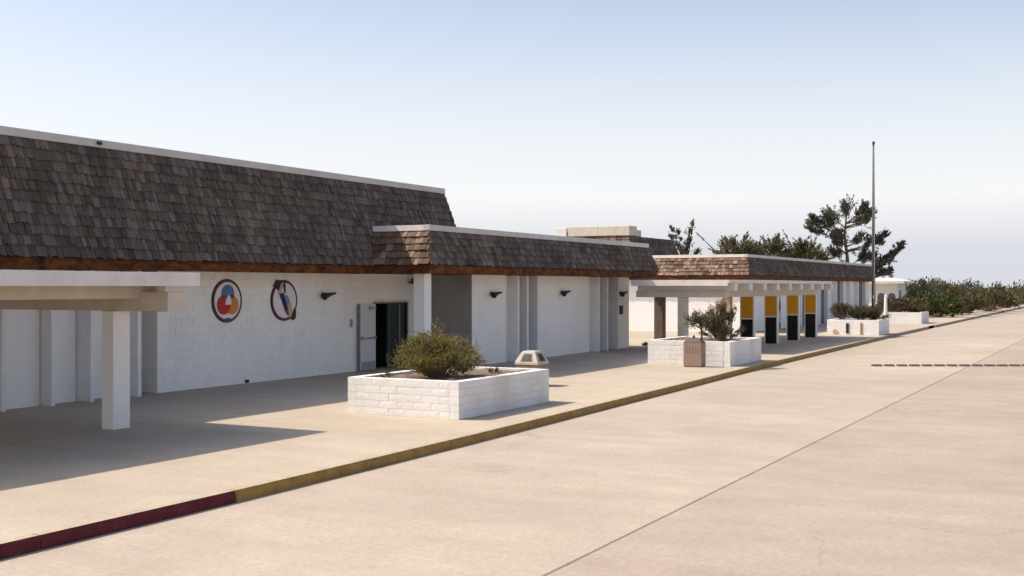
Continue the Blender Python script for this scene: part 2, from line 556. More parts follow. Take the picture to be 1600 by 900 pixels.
def split_block(seed):
    """unit block with a rough split face towards -Y"""
    q = random.Random(seed)
    nx, nz = 4, 2
    vs, fs = [], []
    for j in range(nz + 1):
        for i in range(nx + 1):
            edge = i in (0, nx) or j in (0, nz)
            y = 0.012 + q.uniform(-0.005, 0.005) if edge else q.uniform(-0.010, 0.010)
            vs.append((i / nx, y, j / nz))
    k = nx + 1
    for j in range(nz):
        for i in range(nx):
            a = j * k + i
            fs.append((a, a + 1, a + k + 1, a + k))
    n0 = len(vs)
    vs += [(0, 1, 0), (1, 1, 0), (1, 1, 1), (0, 1, 1)]
    fs += [tuple([n0, n0 + 1] + list(range(nx, -1, -1))),
           tuple([n0 + 2, n0 + 3] + [nz * k + i for i in range(nx + 1)]),
           tuple([n0 + 3, n0] + [j * k for j in range(nz + 1)]),
           tuple([n0 + 1, n0 + 2] + [j * k + nx for j in range(nz, -1, -1)]),
           (n0 + 1, n0, n0 + 3, n0 + 2)]
    return vs, fs

def mesh_of(name, vf, mat):
    me = bpy.data.meshes.new(name)
    me.from_pydata(vf[0], [], vf[1])
    me.materials.append(M[mat])
    me.update()
    return me

ME_BLOCK = mesh_of('block', chamfer_block(), 'wall')
ME_SPLIT = [mesh_of('block', split_block(i), 'planter') for i in range(8)]

def courses(length, height, ch, bl, holes=(), off=0.0):
    """running-bond cells (u0, u1, z0, z1) on a length x height face, holes = (u0, u1, z0, z1)"""
    n = round(height / ch)
    ch = height / n
    res = []
    for j in range(n):
        z0, z1 = j * ch, (j + 1) * ch
        u = -off - (bl / 2 if j % 2 else 0)
        while u < length:
            spans = [(max(0, u), min(length, u + bl))]
            for h0, h1, g0, g1 in holes:
                if z1 > g0 + 0.05 and z0 < g1 - 0.05:
                    ns = []
                    for a, b in spans:
                        if b <= h0 or a >= h1:
                            ns.append((a, b))
                        else:
                            if a < h0: ns.append((a, h0))
                            if b > h1: ns.append((h1, b))
                    spans = ns
            res += [(a, b, z0, z1) for a, b in spans if b - a > 0.04]
            u += bl
    return res

def lay_block(parent, me, cell, org, ang, depth, joint, jit=0.0):
    u0, u1, z0, z1 = cell
    g = joint / 2
    d = Vector((math.cos(ang), math.sin(ang), 0))
    nrm = Vector((-math.sin(ang), math.cos(ang), 0))         # points into the wall
    p = Vector(org) + d * (u0 + g) + Vector((0, 0, z0 + g)) + nrm * rnd.uniform(-jit, jit)
    o = place('block', me, p, parent)
    o.rotation_euler = (0, 0, ang)
    o.scale = (u1 - u0 - joint, depth, z1 - z0 - joint)
    return o

def block_to(mb, vf, cell, org, ang, depth, joint):
    u0, u1, z0, z1 = cell
    g = joint / 2
    d = Vector((math.cos(ang), math.sin(ang), 0))
    nrm = Vector((-math.sin(ang), math.cos(ang), 0))
    vs = [Vector(org) + d * (u0 + g + q[0] * (u1 - u0 - joint)) + nrm * q[1] * depth + Vector((0, 0, z0 + g + q[2] * (z1 - z0 - joint))) for q in vf[0]]
    mb.add(vs, vf[1])

# shakes: local x across, y up the slope, z off the roof
def shake(seed):
    q = random.Random(seed)
    w0, L = 1.0, 1.0
    s = [q.uniform(-0.03, 0.03) for _ in range(4)]
    t0, t1 = 1.0, 0.18
    return ([(0.01, s[0] + 0.02, 0.60), (0.99, s[1] + 0.02, 0.60), (1, 1, 0), (0, 1, 0), (0.01, s[0], t0), (0.55, (s[0] + s[1]) / 2 + s[2], t0 * 1.08), (0.99, s[1], t0), (1, 1, t1), (0, 1, t1)],
            [(4, 5, 6, 7, 8), (0, 1, 6, 5, 4), (1, 2, 7, 6), (2, 3, 8, 7), (3, 0, 4, 8), (3, 2, 1, 0)])
SHK = [shake(i) for i in range(6)]

def shake_cells(length, slope, exposure, wmin, wmax):
    n = round(slope / exposure)
    ex = slope / n
    res = []
    for j in range(n):
        u = -rnd.uniform(0, wmax)
        while u < length:
            wd = rnd.uniform(wmin, wmax)
            a, b = max(0, u), min(length, u + wd)
            if b - a > 0.05:
                res.append((a, b, j * ex + rnd.gauss(0, 0.012), ex * 1.45 if j < n - 1 else ex * 0.98))
            u += wd
    return res

def shake_face(roof, P0, U, V, cells, mat, trim=None, singles=0, key=None):
    """P0 lower start corner, U along the eave, V up the slope (unit vectors). The singles that show
    largest become pieces, the rest one joined mesh."""
    U = Vector(U).normalized()
    V = Vector(V).normalized()
    W = U.cross(V).normalized()
    mes = [mesh_of('shingle', s, mat) for s in SHK]
    rest = MB()
    good = []
    for c in cells:
        a, b, v, L = c
        if trim:
            lo, hi = trim(v)
            a, b = max(a, lo), min(b, hi)
            if b - a < 0.04:
                continue
        good.append((a, b, v, L))
    good.sort(key=key or (lambda c: c[0]))
    for i, (a, b, v, L) in enumerate(good):
        th = rnd.uniform(0.050, 0.085)
        org = Vector(P0) + U * (a + 0.003) + V * v + W * 0.004
        S = (b - a - 0.008, L, th)
        tilt = rnd.gauss(0, 0.012)
        k = rnd.randrange(6)
        if i < singles:
            m = Matrix((U, V, W)).transposed().to_4x4()
            o = place('shingle', mes[k], org, roof)
            o.rotation_euler = (m @ Matrix.Rotation(tilt, 4, 'Z')).to_euler()
            o.scale = S
        else:
            vs, fs = SHK[k]
            rest.add([org + U * (q[0] * S[0] - tilt * q[1] * S[1]) + V * (q[1] * S[1]) + W * (q[2] * S[2]) for q in vs], fs)
    if rest.v:
        rest.build('shingles', mat, roof, kind='stuff')

# ------------------------------------------------------------------ tall building with the two emblems
WY = 20.85
main = thing('school_building', (26, WY, 0), 'long white block building with the tall grey shake mansard roof and open doorway', 'building')
# doorway 29.98 .. 31.85, recess with fins left of 20.85
holes = [(29.98 - 20.85, 31.85 - 20.85, 0, 2.05)]
wall = MB()
def panel(mb, x0, x1, y, z0, z1):
    mb.add([(x0, y, z0), (x1, y, z0), (x1, y, z1), (x0, y, z1)], [(0, 1, 2, 3)])
for a, b, z0, z1 in ((20.86, 29.98, 0, 2.97), (31.85, 33.0, 0, 2.97), (29.98, 31.85, 2.05, 2.97)):
    wall.box(a, b, WY + 0.012, WY + 0.2, z0, z1)
wall_o = wall.build('wall', 'mortar', main)
cells = courses(32.68 - 20.85, 2.97, 0.198, 0.40, holes)
cells.sort(key=lambda c: c[0])
rest = MB()
VB = chamfer_block()
for i, c in enumerate(cells):
    if i < 300:
        lay_block(wall_o, ME_BLOCK, c, (20.85, WY, 0), 0.0, 0.15, 0.004, 0.0012)
    else:
        block_to(rest, VB, c, (20.85, WY, 0), 0.0, 0.15, 0.004)
rest.build('blocks', 'wall', wall_o, kind='stuff')
# end of the wall at the recess
for j in range(15):
    box('block', 'wall', wall_o, 20.842, 20.859, WY + 0.004, WY + 0.62, j * 0.198 + 0.002, j * 0.198 + 0.196)
# recess with glazed entrance left of the wall
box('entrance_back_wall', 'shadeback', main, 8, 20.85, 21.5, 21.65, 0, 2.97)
for xx, ww in ((16.2, 0.10), (17.45, 0.10), (18.52, 0.10), (19.92, 0.12)):
    box('fin', 'fin', main, xx, xx + ww, 20.55, 21.5, 0, 2.96, b=0.006)
box('side_panel', 'wallsm', main, 17.56, 18.50, 21.0, 21.2, 0, 2.96)
box('side_panel', 'wallsm', main, 18.66, 19.9, 21.1, 21.3, 0, 2.96)
box('side_panel', 'wallsm', main, 12.0, 17.43, 20.9, 21.1, 0, 2.96)
# flat roof and rear volume
box('rear_volume', 'wallsm', main, 8, 33.0, 23.4, 34, 0, 5.4)
box('flat_roof', 'roofflat', main, 8, 33.0, 20.5, 34, 5.45, 5.6)
# doorway
dr = box('doorway', 'frame', main, 29.93, 29.98, WY - 0.02, WY + 0.16, 0, 2.10)
box('frame_post', 'frame', dr, 31.85, 31.91, WY - 0.02, WY + 0.16, 0, 2.10)
box('frame_head', 'frame', dr, 29.98, 31.85, WY - 0.02, WY + 0.16, 2.05, 2.10)
box('mullion', 'greenframe', dr, 30.84, 30.90, WY + 0.02, WY + 0.12, 0, 2.05)
box('inner_leaf', 'glass', dr, 30.90, 31.85, WY + 0.06, WY + 0.10, 0, 2.05)
box('leaf_rail', 'frame', dr, 31.45, 31.52, WY + 0.035, WY + 0.06, 0.02, 2.03)
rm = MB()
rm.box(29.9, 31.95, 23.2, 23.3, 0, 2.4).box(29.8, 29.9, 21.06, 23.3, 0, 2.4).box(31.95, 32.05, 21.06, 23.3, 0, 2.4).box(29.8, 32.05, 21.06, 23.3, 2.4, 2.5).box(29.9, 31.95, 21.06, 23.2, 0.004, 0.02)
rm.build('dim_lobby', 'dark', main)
lf = box('door_leaf', 'door', main, 29.10, 29.92, WY - 0.11, WY - 0.065, 0.02, 2.05, b=0.004)
box('kick_plate', 'steel', lf, 29.16, 29.88, WY - 0.115, WY - 0.1105, 0.04, 0.28)
MB().tube([(29.17, WY - 0.17, 1.0), (29.86, WY - 0.17, 1.0)], 0.022, 8).build('panic_bar', 'steel', lf)
box('bar_mount', 'steel', lf, 29.15, 29.22, WY - 0.16, WY - 0.1105, 0.96, 1.05)
box('bar_mount', 'steel', lf, 29.82, 29.89, WY - 0.16, WY - 0.1105, 0.96, 1.05)
box('door_closer', 'steel', lf, 29.55, 29.86, WY - 0.17, WY - 0.1105, 1.88, 1.97)
box('edge_strip', 'frame', lf, 29.045, 29.098, WY - 0.115, WY - 0.06, 0.02, 2.06)
# roof of the tall building
YE, YC, ZE, ZC = 19.55, 20.18, 3.18, 5.84
XR = 33.0                                      # cap corner at the right end
LEAN = YC - YE
RB = MB()
za = ZC - 0.17
RB.add([(8, YE, ZE), (XR + LEAN, YE, ZE), (XR + LEAN, 34, ZE), (8, 34, ZE), (8, YC, za), (XR, YC, za), (XR, 34, za), (8, 34, za)],
       [(0, 1, 5, 4), (1, 2, 6, 5), (2, 3, 7, 6), (3, 0, 4, 7)])
roof = RB.build('roof', 'felt', main)
SL = math.hypot(LEAN, za - ZE)
V = Vector((0, LEAN, za - ZE)).normalized()
near = lambda c: (abs(c[0] - 10.2) if c[0] > 9.3 else 100 + c[0])
shake_face(roof, (8, YE, ZE), (1, 0, 0), V, shake_cells(XR + LEAN - 8, SL, 0.235, 0.06, 0.19), 'shingle',
           trim=lambda v: (0, XR + LEAN - 8 - LEAN * max(0, v) / SL), singles=300, key=near)
Vs = Vector((-LEAN, 0, za - ZE)).normalized()
shake_face(roof, (XR + LEAN, YE, ZE), (0, 1, 0), Vs, shake_cells(13.5, SL, 0.235, 0.12, 0.26), 'shingle',
           trim=lambda v: (LEAN * max(0, v) / SL, 13.5))
cp = box('roof_cap', 'cap', main, 8, XR + 0.06, YC - 0.06, YC + 0.14, za - 0.005, ZC, b=0.008)
box('cap_return', 'cap', cp, XR - 0.14, XR + 0.06, YC + 0.143, 34, za - 0.005, ZC)
tag_ = MB().box(18.3, 18.42, YC - 0.10, YC - 0.063, za + 0.05, za + 0.12).build('bracket', 'black', cp)
xx = 8.0
while xx < 33.5:
    x1 = min(xx + 4.2, 33.55)
    if x1 - xx > 0.3:
        box('fascia_board', 'redwood', main, xx + 0.003, x1 - 0.003, YE + 0.02, YE + 0.07, 2.95, ZE + 0.02)
    xx += 4.2
box('soffit', 'soffit', main, 8, 33.5, YE + 0.073, WY, 2.975, 3.0)
MB().tube([(31.95, WY - 0.02, 2.72), (31.95, WY - 0.18, 2.70)], 0.03, 8).build('camera_arm', 'black', main)
MB().box(31.88, 32.02, WY - 0.42, WY - 0.14, 2.68, 2.86, b=0.02).build('security_camera', 'black', main)
box('switch_box', 'steel', main, 28.72, 28.80, WY - 0.06, WY - 0.002, 1.36, 1.60, b=0.006)
box('wall_vent', 'black', main, 24.0, 24.12, WY - 0.04, WY - 0.002, 0.02, 0.10)

# ------------------------------------------------------------------ low wing in the middle
W2 = 18.9
wing = thing('low_wing', (37, W2, 0), 'low white wing with short shake roof and paired slim fins, mid picture', 'building')
def wing_panel(x0, x1):
    box('wall_panel', 'wallsm', wing, x0, x1, W2, W2 + 0.5, 0, 2.97)
wing_panel(32.72, 35.06); wing_panel(37.35, 42.0); wing_panel(44.45, 46.1)
for a, b in ((35.06, 37.35), (42.0, 44.45)):
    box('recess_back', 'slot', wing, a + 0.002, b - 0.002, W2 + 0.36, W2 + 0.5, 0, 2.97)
for xf in (35.36, 36.05, 36.86, 42.22, 43.08, 44.2):
    box('fin', 'fin', wing, xf, xf + 0.12, W2 - 0.30, W2 + 0.358, 0, 2.96, b=0.006)
for xa, xb in ((35.06, 35.36), (35.48, 36.05), (36.17, 36.86), (42.0, 42.22), (42.34, 43.08), (43.2, 44.2)):
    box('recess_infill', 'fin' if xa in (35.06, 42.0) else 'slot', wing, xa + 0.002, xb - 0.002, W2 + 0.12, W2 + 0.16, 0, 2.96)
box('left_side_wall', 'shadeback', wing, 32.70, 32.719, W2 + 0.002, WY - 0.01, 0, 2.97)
box('right_side_wall', 'wallsm', wing, 46.0, 46.1, W2 + 0.502, 26, 0, 2.97)
pst = box('post', 'wallsm', wing, 28.50, 28.88, 18.05, 18.43, 0, 2.97, b=0.008)
box('post_footing', 'mortar', pst, 28.47, 28.91, 18.02, 18.46, 0.002, 0.06)
box('notice_box', 'black', wing, 45.02, 45.32, W2 - 0.06, W2 - 0.002, 1.42, 1.78, b=0.01)
bY2, cY2, LX, bX2, cX2 = 17.58, 17.86, 0.42, 28.02, 28.44
ZE2, ZC2 = 3.20, 4.37
rX2, LR = 45.55, 0.55
zb = ZC2 - 0.16
RB = MB()
RB.add([(bX2, bY2, ZE2), (rX2 + LR, bY2, ZE2), (rX2 + LR, 27, ZE2), (bX2, 20.4, ZE2), (cX2, cY2, zb), (rX2, cY2, zb), (rX2, 27, zb), (cX2, 20.4, zb)],
       [(0, 1, 5, 4), (1, 2, 6, 5), (3, 0, 4, 7)])
roof2 = RB.build('roof', 'felt', wing)
lean2 = cY2 - bY2
SL2 = math.hypot(lean2, zb - ZE2)
V2 = Vector((0, lean2, zb - ZE2)).normalized()
shake_face(roof2, (bX2, bY2, ZE2), (1, 0, 0), V2, shake_cells(rX2 + LR - bX2, SL2, 0.205, 0.10, 0.25), 'shingle',
           trim=lambda v: (LX * max(0, v) / SL2, rX2 + LR - bX2 - LR * max(0, v) / SL2), singles=245)
SLl = math.hypot(LX, zb - ZE2)
Vl = Vector((LX, 0, zb - ZE2)).normalized()
shake_face(roof2, (bX2, 20.05, ZE2), (0, -1, 0), Vl, shake_cells(20.05 - bY2, SLl, 0.205, 0.11, 0.26), 'shingle_sunlit',
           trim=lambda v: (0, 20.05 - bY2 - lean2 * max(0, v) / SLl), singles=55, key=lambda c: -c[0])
SLr = math.hypot(LR, zb - ZE2)
Vr = Vector((-LR, 0, zb - ZE2)).normalized()
shake_face(roof2, (rX2 + LR, bY2, ZE2), (0, 1, 0), Vr, shake_cells(8, SLr, 0.205, 0.12, 0.26), 'shingle',
           trim=lambda v: (lean2 * max(0, v) / SLr, 8))
cp2 = box('roof_cap', 'cap', wing, cX2 - 0.06, rX2 + 0.06, cY2 - 0.06, cY2 + 0.14, zb - 0.005, ZC2, b=0.006)
box('cap_return', 'fasciaw', cp2, cX2 - 0.06, cX2 + 0.14, cY2 + 0.143, 20.0, zb - 0.005, ZC2)  # paler than the front cap: sunlight on this side put in its colour
box('cap_return', 'cap', cp2, rX2 - 0.14, rX2 + 0.06, cY2 + 0.143, 27, zb - 0.005, ZC2)
box('flat_roof', 'roofflat', wing, cX2 + 0.1, rX2 - 0.1, cY2 + 0.1, 27, 4.0, 4.1)
xx = bX2 + 0.03
while xx < 46.0:
    x1 = min(xx + 4.4, 46.08)
    box('fascia_board', 'redwood', wing, xx + 0.003, x1 - 0.003, bY2 + 0.02, bY2 + 0.07, 2.95, ZE2 + 0.02)
    xx += 4.4
box('fascia_board', 'redwood', wing, bX2 + 0.03, bX2 + 0.08, bY2 + 0.073, 19.6, 2.95, ZE2 + 0.02)
box('fascia_board', 'redwood', wing, 46.03, 46.08, bY2 + 0.073, 27, 2.95, ZE2 + 0.02)
box('soffit', 'soffit', wing, bX2 + 0.085, 46.02, bY2 + 0.073, W2 - 0.002, 2.975, 3.0)

# ------------------------------------------------------------------ far wing behind the second canopy
fw = thing('far_wing', (80, 19.9, 0), 'far low white wing with dark shake roof behind the yellow and black piers', 'building')
b3, c3, bx3, cx3, r3 = 18.5, 18.78, 62.6, 62.95, 97.6
wl = MB()
wl.box(63.0, 98.0, 19.0, 19.3, 0, 2.97).box(63.0, 63.3, 19.3, 34, 0, 2.97).box(63.0, 98, 33.8, 34, 0, 2.97)
wl.build('wall', 'wallsm', fw)
for xf in (74.6, 77.2, 79.6, 82.0, 84.6, 87.0, 89.4, 92.2, 95.0):
    box('fin', 'fin', fw, xf, xf + 0.30, 18.7, 18.998, 0, 2.96)
for xa, xb in ((75.1, 77.0), (79.95, 81.9), (84.95, 86.9), (92.6, 94.9)):
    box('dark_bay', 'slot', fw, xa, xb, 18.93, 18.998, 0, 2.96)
box('door', 'glass', fw, 69.6, 70.6, 18.95, 18.998, 0, 2.1)
RB = MB()
z3a, z3b = 3.20, 4.21
RB.add([(bx3, b3, z3a), (r3 + 0.4, b3, z3a), (r3 + 0.4, 34, z3a), (bx3, 34, z3a), (cx3, c3, z3b), (r3, c3, z3b), (r3, 34, z3b), (cx3, 34, z3b)],
       [(0, 1, 5, 4), (1, 2, 6, 5), (3, 0, 4, 7)])
roof3 = RB.build('roof', 'felt', fw)
SL3 = math.hypot(c3 - b3, z3b - z3a)
shake_face(roof3, (bx3, b3, z3a), (1, 0, 0), (0, c3 - b3, z3b - z3a), shake_cells(r3 + 0.4 - bx3, SL3, 0.205, 0.12, 0.28), 'shingle',
           trim=lambda v: (0.35 * max(0, v) / SL3, r3 + 0.4 - bx3 - 0.4 * max(0, v) / SL3))
SL4 = math.hypot(cx3 - bx3, z3b - z3a)
shake_face(roof3, (bx3, 33.5, z3a), (0, -1, 0), (cx3 - bx3, 0, z3b - z3a), shake_cells(15.0, SL4, 0.205, 0.12, 0.28), 'shingle_sunlit',
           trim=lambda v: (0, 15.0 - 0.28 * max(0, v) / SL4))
cp3 = box('roof_cap', 'cap', fw, cx3 - 0.06, r3 + 0.06, c3 - 0.06, c3 + 0.14, z3b - 0.005, 4.37)
box('cap_return', 'fasciaw', cp3, cx3 - 0.06, cx3 + 0.14, c3 + 0.143, 34, z3b - 0.005, 4.37)  # lighter coat on the sun-facing side, standing in for sunlight
box('flat_roof', 'roofflat', fw, cx3 + 0.1, r3 - 0.1, c3 + 0.1, 33.9, 4.0, 4.1)
box('fascia_board', 'redwood', fw, bx3 + 0.02, r3 + 0.38, b3 + 0.02, b3 + 0.07, 2.95, z3a + 0.02)
box('fascia_board', 'redwood', fw, bx3 + 0.02, bx3 + 0.07, b3 + 0.073, 33.9, 2.95, z3a + 0.02)
box('soffit', 'soffit', fw, bx3 + 0.075, r3 + 0.35, b3 + 0.073, 18.99, 2.975, 3.0)

# ------------------------------------------------------------------ tall rear building with the pale roof box
rb = thing('rear_building', (74, 28.6, 0), 'taller building behind the low wing, dark mansard topped by a pale parapet box', 'building')
box('wall', 'wallsm', rb, 70.1, 78.6, 29.2, 44, 0, 3.2)
RB = MB()
RB.add([(69.2, 28.0, 3.2), (79.0, 28.0, 3.2), (79.0, 44, 3.2), (69.2, 44, 3.2), (69.75, 28.6, 5.85), (77.8, 28.6, 5.85), (77.8, 44, 5.85), (69.75, 44, 5.85)],
       [(0, 1, 5, 4), (1, 2, 6, 5), (2, 3, 7, 6), (3, 0, 4, 7), (4, 5, 6, 7)])
roof5 = RB.build('roof', 'shingle', rb)
shake_face(roof5, (69.2, 28.0, 3.2), (1, 0, 0), (0, 0.6, 2.65), shake_cells(9.8, 2.71, 0.235, 0.14, 0.3), 'shingle',
           trim=lambda v: (0.55 * max(0, v) / 2.71, 9.8 - 1.2 * max(0, v) / 2.71))
shake_face(roof5, (69.2, 44, 3.2), (0, -1, 0), (0.55, 0, 2.65), shake_cells(16, 2.70, 0.235, 0.14, 0.3), 'shingle_sunlit',
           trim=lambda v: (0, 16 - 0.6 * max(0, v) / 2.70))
pb = box('parapet_box', 'cream', rb, 69.6, 70.9, 28.5, 32.85, 5.87, 6.50, b=0.02)
for yy in (29.6, 30.75, 31.9):
    box('panel_joint', 'mortar', pb, 69.588, 69.598, yy, yy + 0.03, 5.9, 6.48)
box('parapet_step', 'cream', rb, 70.9, 71.9, 28.6, 33.0, 5.87, 6.28, b=0.02)
box('parapet_box', 'fasciaw', rb, 69.6, 71.0, 33.0, 33.75, 5.87, 6.46, b=0.02)

# ------------------------------------------------------------------ small white shed far right
sh = thing('white_shed', (119.5, 21, 0), 'small white outbuilding with pale low roof and two arched openings, far end', 'building')
box('wall', 'wallsm', sh, 119.5, 124, 20.4, 25.2, 0, 2.85)
rf = MB()
rf.add([(118.9, 19.7, 2.85), (124.6, 19.7, 2.85), (124.6, 25.8, 2.85), (118.9, 25.8, 2.85), (118.9, 19.7, 3.1), (124.6, 19.7, 3.1), (124.6, 25.8, 3.1), (118.9, 25.8, 3.1), (120.6, 21.2, 3.42), (123, 21.2, 3.42), (123, 24.3, 3.42), (120.6, 24.3, 3.42)],
       [(3, 2, 1, 0), (0, 1, 5, 4), (1, 2, 6, 5), (2, 3, 7, 6), (3, 0, 4, 7), (4, 5, 9, 8), (5, 6, 10, 9), (6, 7, 11, 10), (7, 4, 8, 11), (8, 9, 10, 11)])
rf.build('roof', 'fasciaw', sh)
for yc in (20.98, 21.98):
    pts = [(119.49, yc + 0.36, 0.0), (119.49, yc - 0.36, 0.0)] + [(119.49, yc - 0.36 * math.cos(math.pi * k / 8), 1.55 + 0.36 * math.sin(math.pi * k / 8)) for k in range(9)]
    MB().poly(pts, (-0.02, 0, 0)).build('arched_opening', 'slot', sh)
box('side_door', 'frame', sh, 120.4, 121.4, 20.38, 20.398, 0, 2.2)

# ------------------------------------------------------------------ canopies
cv = thing('entrance_canopy', (13, 16.2, 0), 'flat white entrance canopy on a square block column at the left edge', 'canopy')
sl = box('slab', 'cream', cv, 8, 15.86, 14.93, 20.8, 2.63, 2.82)
box('fascia', 'fasciaw', cv, 8, 15.9, 14.86, 14.925, 2.60, 2.84, b=0.006)
box('fascia', 'fasciaw', cv, 15.865, 15.9, 14.93, 19.5, 2.60, 2.84)
box('end_beam', 'cream', cv, 15.2, 15.66, 14.96, 20.84, 2.15, 2.50, b=0.008)
box('long_beam', 'cream', cv, 8, 15.82, 15.62, 15.86, 2.38, 2.628, b=0.008)
box('long_beam', 'cream', cv, 8, 15.82, 18.6, 18.84, 2.38, 2.628, b=0.008)
cl = box('column', 'wallsm', cv, 15.12, 15.52, 16.20, 16.50, 0, 2.148, b=0.01)
for j in range(1, 11):
    box('block_joint', 'mortar', cl, 15.118, 15.522, 16.198, 16.502, j * 0.2 - 0.002, j * 0.2 + 0.002)

c2 = thing('walkway_canopy', (51, 15, 0), 'flat white walkway canopy with a row of joist ends between the low wings', 'canopy')
box('slab', 'cream', c2, 42.96, 46.5, 13.56, 17.52, 2.705, 2.82)
box('slab', 'cream', c2, 46.502, 60.1, 13.56, 18.8, 2.705, 2.82)
box('fascia', 'fasciaw', c2, 42.9, 60.2, 13.5, 13.555, 2.705, 2.84, b=0.006)
box('fascia', 'fasciaw', c2, 42.9, 42.955, 13.557, 17.5, 2.61, 2.84)
for k in range(9):
    xj = 43.35 + k * 2.03
    yb_ = 17.4 if xj < 46.4 else 18.7
    box('joist', 'fasciaw', c2, xj, xj + 0.42, 13.42, yb_, 2.42, 2.70, b=0.006)
box('end_beam', 'cream', c2, 43.3, 43.62, 13.75, 17.45, 2.16, 2.418, b=0.006)
box('long_beam', 'cream', c2, 43.63, 60.0, 14.2, 14.5, 2.16, 2.418, b=0.006)
box('long_beam', 'cream', c2, 46.6, 60.0, 18.0, 18.3, 2.16, 2.418, b=0.006)
box('column', 'brown', c2, 47.75, 48.15, 18.0, 18.4, 0, 2.158, b=0.01)
box('column', 'cream', c2, 43.34, 43.6, 15.35, 15.72, 0, 2.158, b=0.01)
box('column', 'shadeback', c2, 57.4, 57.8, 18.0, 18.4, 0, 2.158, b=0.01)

for k, xf in enumerate((48.1, 51.8, 55.6, 59.1)):
    which = ('half hidden behind the second planter', 'second of four under the canopy', 'third of four under the canopy', 'last and farthest of four under the canopy')[k]
    t = thing('painted_pier', (xf, 14.35, 0), 'pier with yellow over black panel, ' + which, 'pier', 'yellow and black painted piers under the canopy')
    box('shaft', 'fin', t, xf + 0.022, xf + 0.24, 14.05, 14.66, 0, 2.157, b=0.006)
    box('yellow_panel', 'yellow', t, xf, xf + 0.020, 14.10, 14.61, 1.25, 2.13)
    box('black_panel', 'blackpanel', t, xf - 0.004, xf + 0.020, 14.11, 14.60, 0.01, 1.19)

# ------------------------------------------------------------------ round emblems on the wall
def disc(cx, cz, r, y, th, n=40, sx=1.0):
    return MB().poly([(cx + r * sx * math.cos(-2 * math.pi * k / n), y, cz + r * math.sin(-2 * math.pi * k / n)) for k in range(n)][::-1], (0, th, 0))
def emblem(cx, cz, label):
    t = thing('round_emblem', (cx, WY - 0.01, cz), label, 'emblem', 'round emblems on the white wall')
    disc(cx, cz, 0.570, WY - 0.030, 0.026).build('rim', 'e_rim', t)
    disc(cx, cz, 0.552, WY - 0.036, 0.0055).build('ring', 'e_ring', t)
    f = disc(cx, cz, 0.492, WY - 0.042, 0.0055).build('face', 'e_white', t)
    return t
e1 = emblem(23.28, 2.215, 'round emblem with blue, red and orange lobes in a dark ring')
for nm, m, ang in (('blue_lobe', 'e_blue', 90), ('orange_lobe', 'e_orange', -32), ('red_lobe', 'e_red', 212)):
    a = R(ang)
    lx, lz = 23.28 + 0.185 * math.cos(a), 2.205 + 0.185 * math.sin(a)
    y = {'blue_lobe': 0.049, 'orange_lobe': 0.0555, 'red_lobe': 0.062}[nm]
    disc(lx, lz, 0.25, WY - y, 0.006, 28).build(nm, m, e1)
MB().poly([(23.28 + q[0], WY - 0.068, 2.215 + q[1]) for q in ((-0.12, -0.10), (0.12, -0.10), (0.10, 0.06), (0.02, 0.17), (-0.07, 0.06))], (0, 0.0055, 0)).build('white_centre', 'e_white', e1)
MB().poly([(23.28 + q[0], WY - 0.0475, 2.215 + q[1]) for q in ((-0.13, -0.555), (0.13, -0.555), (0.10, -0.45), (-0.10, -0.45))], (0, 0.011, 0)).build('teal_patch', 'e_teal', e1)
for s in (-1, 1):
    MB().poly([(23.28 + s * q[0], WY - 0.0745, 2.215 + q[1]) for q in ((0.10, 0.08), (0.22, 0.05), (0.17, 0.17), (0.12, 0.16))][::s], (0, 0.006, 0)).build('overlap_patch', 'e_teal', e1)
e2 = emblem(25.60, 2.20, 'round emblem with a dark slanting brush and pencil shape in a maroon ring')
def bar(nm, m, pts, y):
    MB().poly([(25.60 + q[0], WY - y, 2.20 + q[1]) for q in pts], (0, 0.0055, 0)).build(nm, m, e2)
bar('dark_tip', 'e_dark', ((-0.47, 0.40), (-0.18, 0.22), (-0.10, 0.36), (-0.16, 0.56), (-0.36, 0.57)), 0.050)
bar('pale_head', 'e_tan', ((-0.30, 0.20), (-0.20, 0.12), (-0.08, 0.42), (-0.16, 0.50)), 0.058)
bar('brush_edge', 'e_dark', ((-0.08, 0.46), (0.02, 0.50), (0.04, 0.20), (-0.02, 0.18)), 0.050)
bar('navy_shaft', 'e_navy', ((-0.24, 0.18), (-0.08, 0.22), (0.16, -0.32), (0.10, -0.40), (0.02, -0.32)), 0.058)
bar('lilac_wash', 'e_lilac', ((-0.04, 0.16), (0.12, 0.14), (0.22, 0.0), (0.10, -0.14)), 0.050)
bar('tan_handle', 'e_tan', ((0.10, -0.10), (0.24, -0.02), (0.36, -0.38), (0.26, -0.50), (0.14, -0.42)), 0.050)
bar('dark_foot', 'e_dark', ((0.24, -0.52), (0.36, -0.56), (0.47, -0.50), (0.48, -0.30), (0.40, -0.22)), 0.058)
bar('red_line', 'e_red', ((0.02, -0.28), (0.08, -0.26), (0.16, -0.40), (0.12, -0.44)), 0.066)

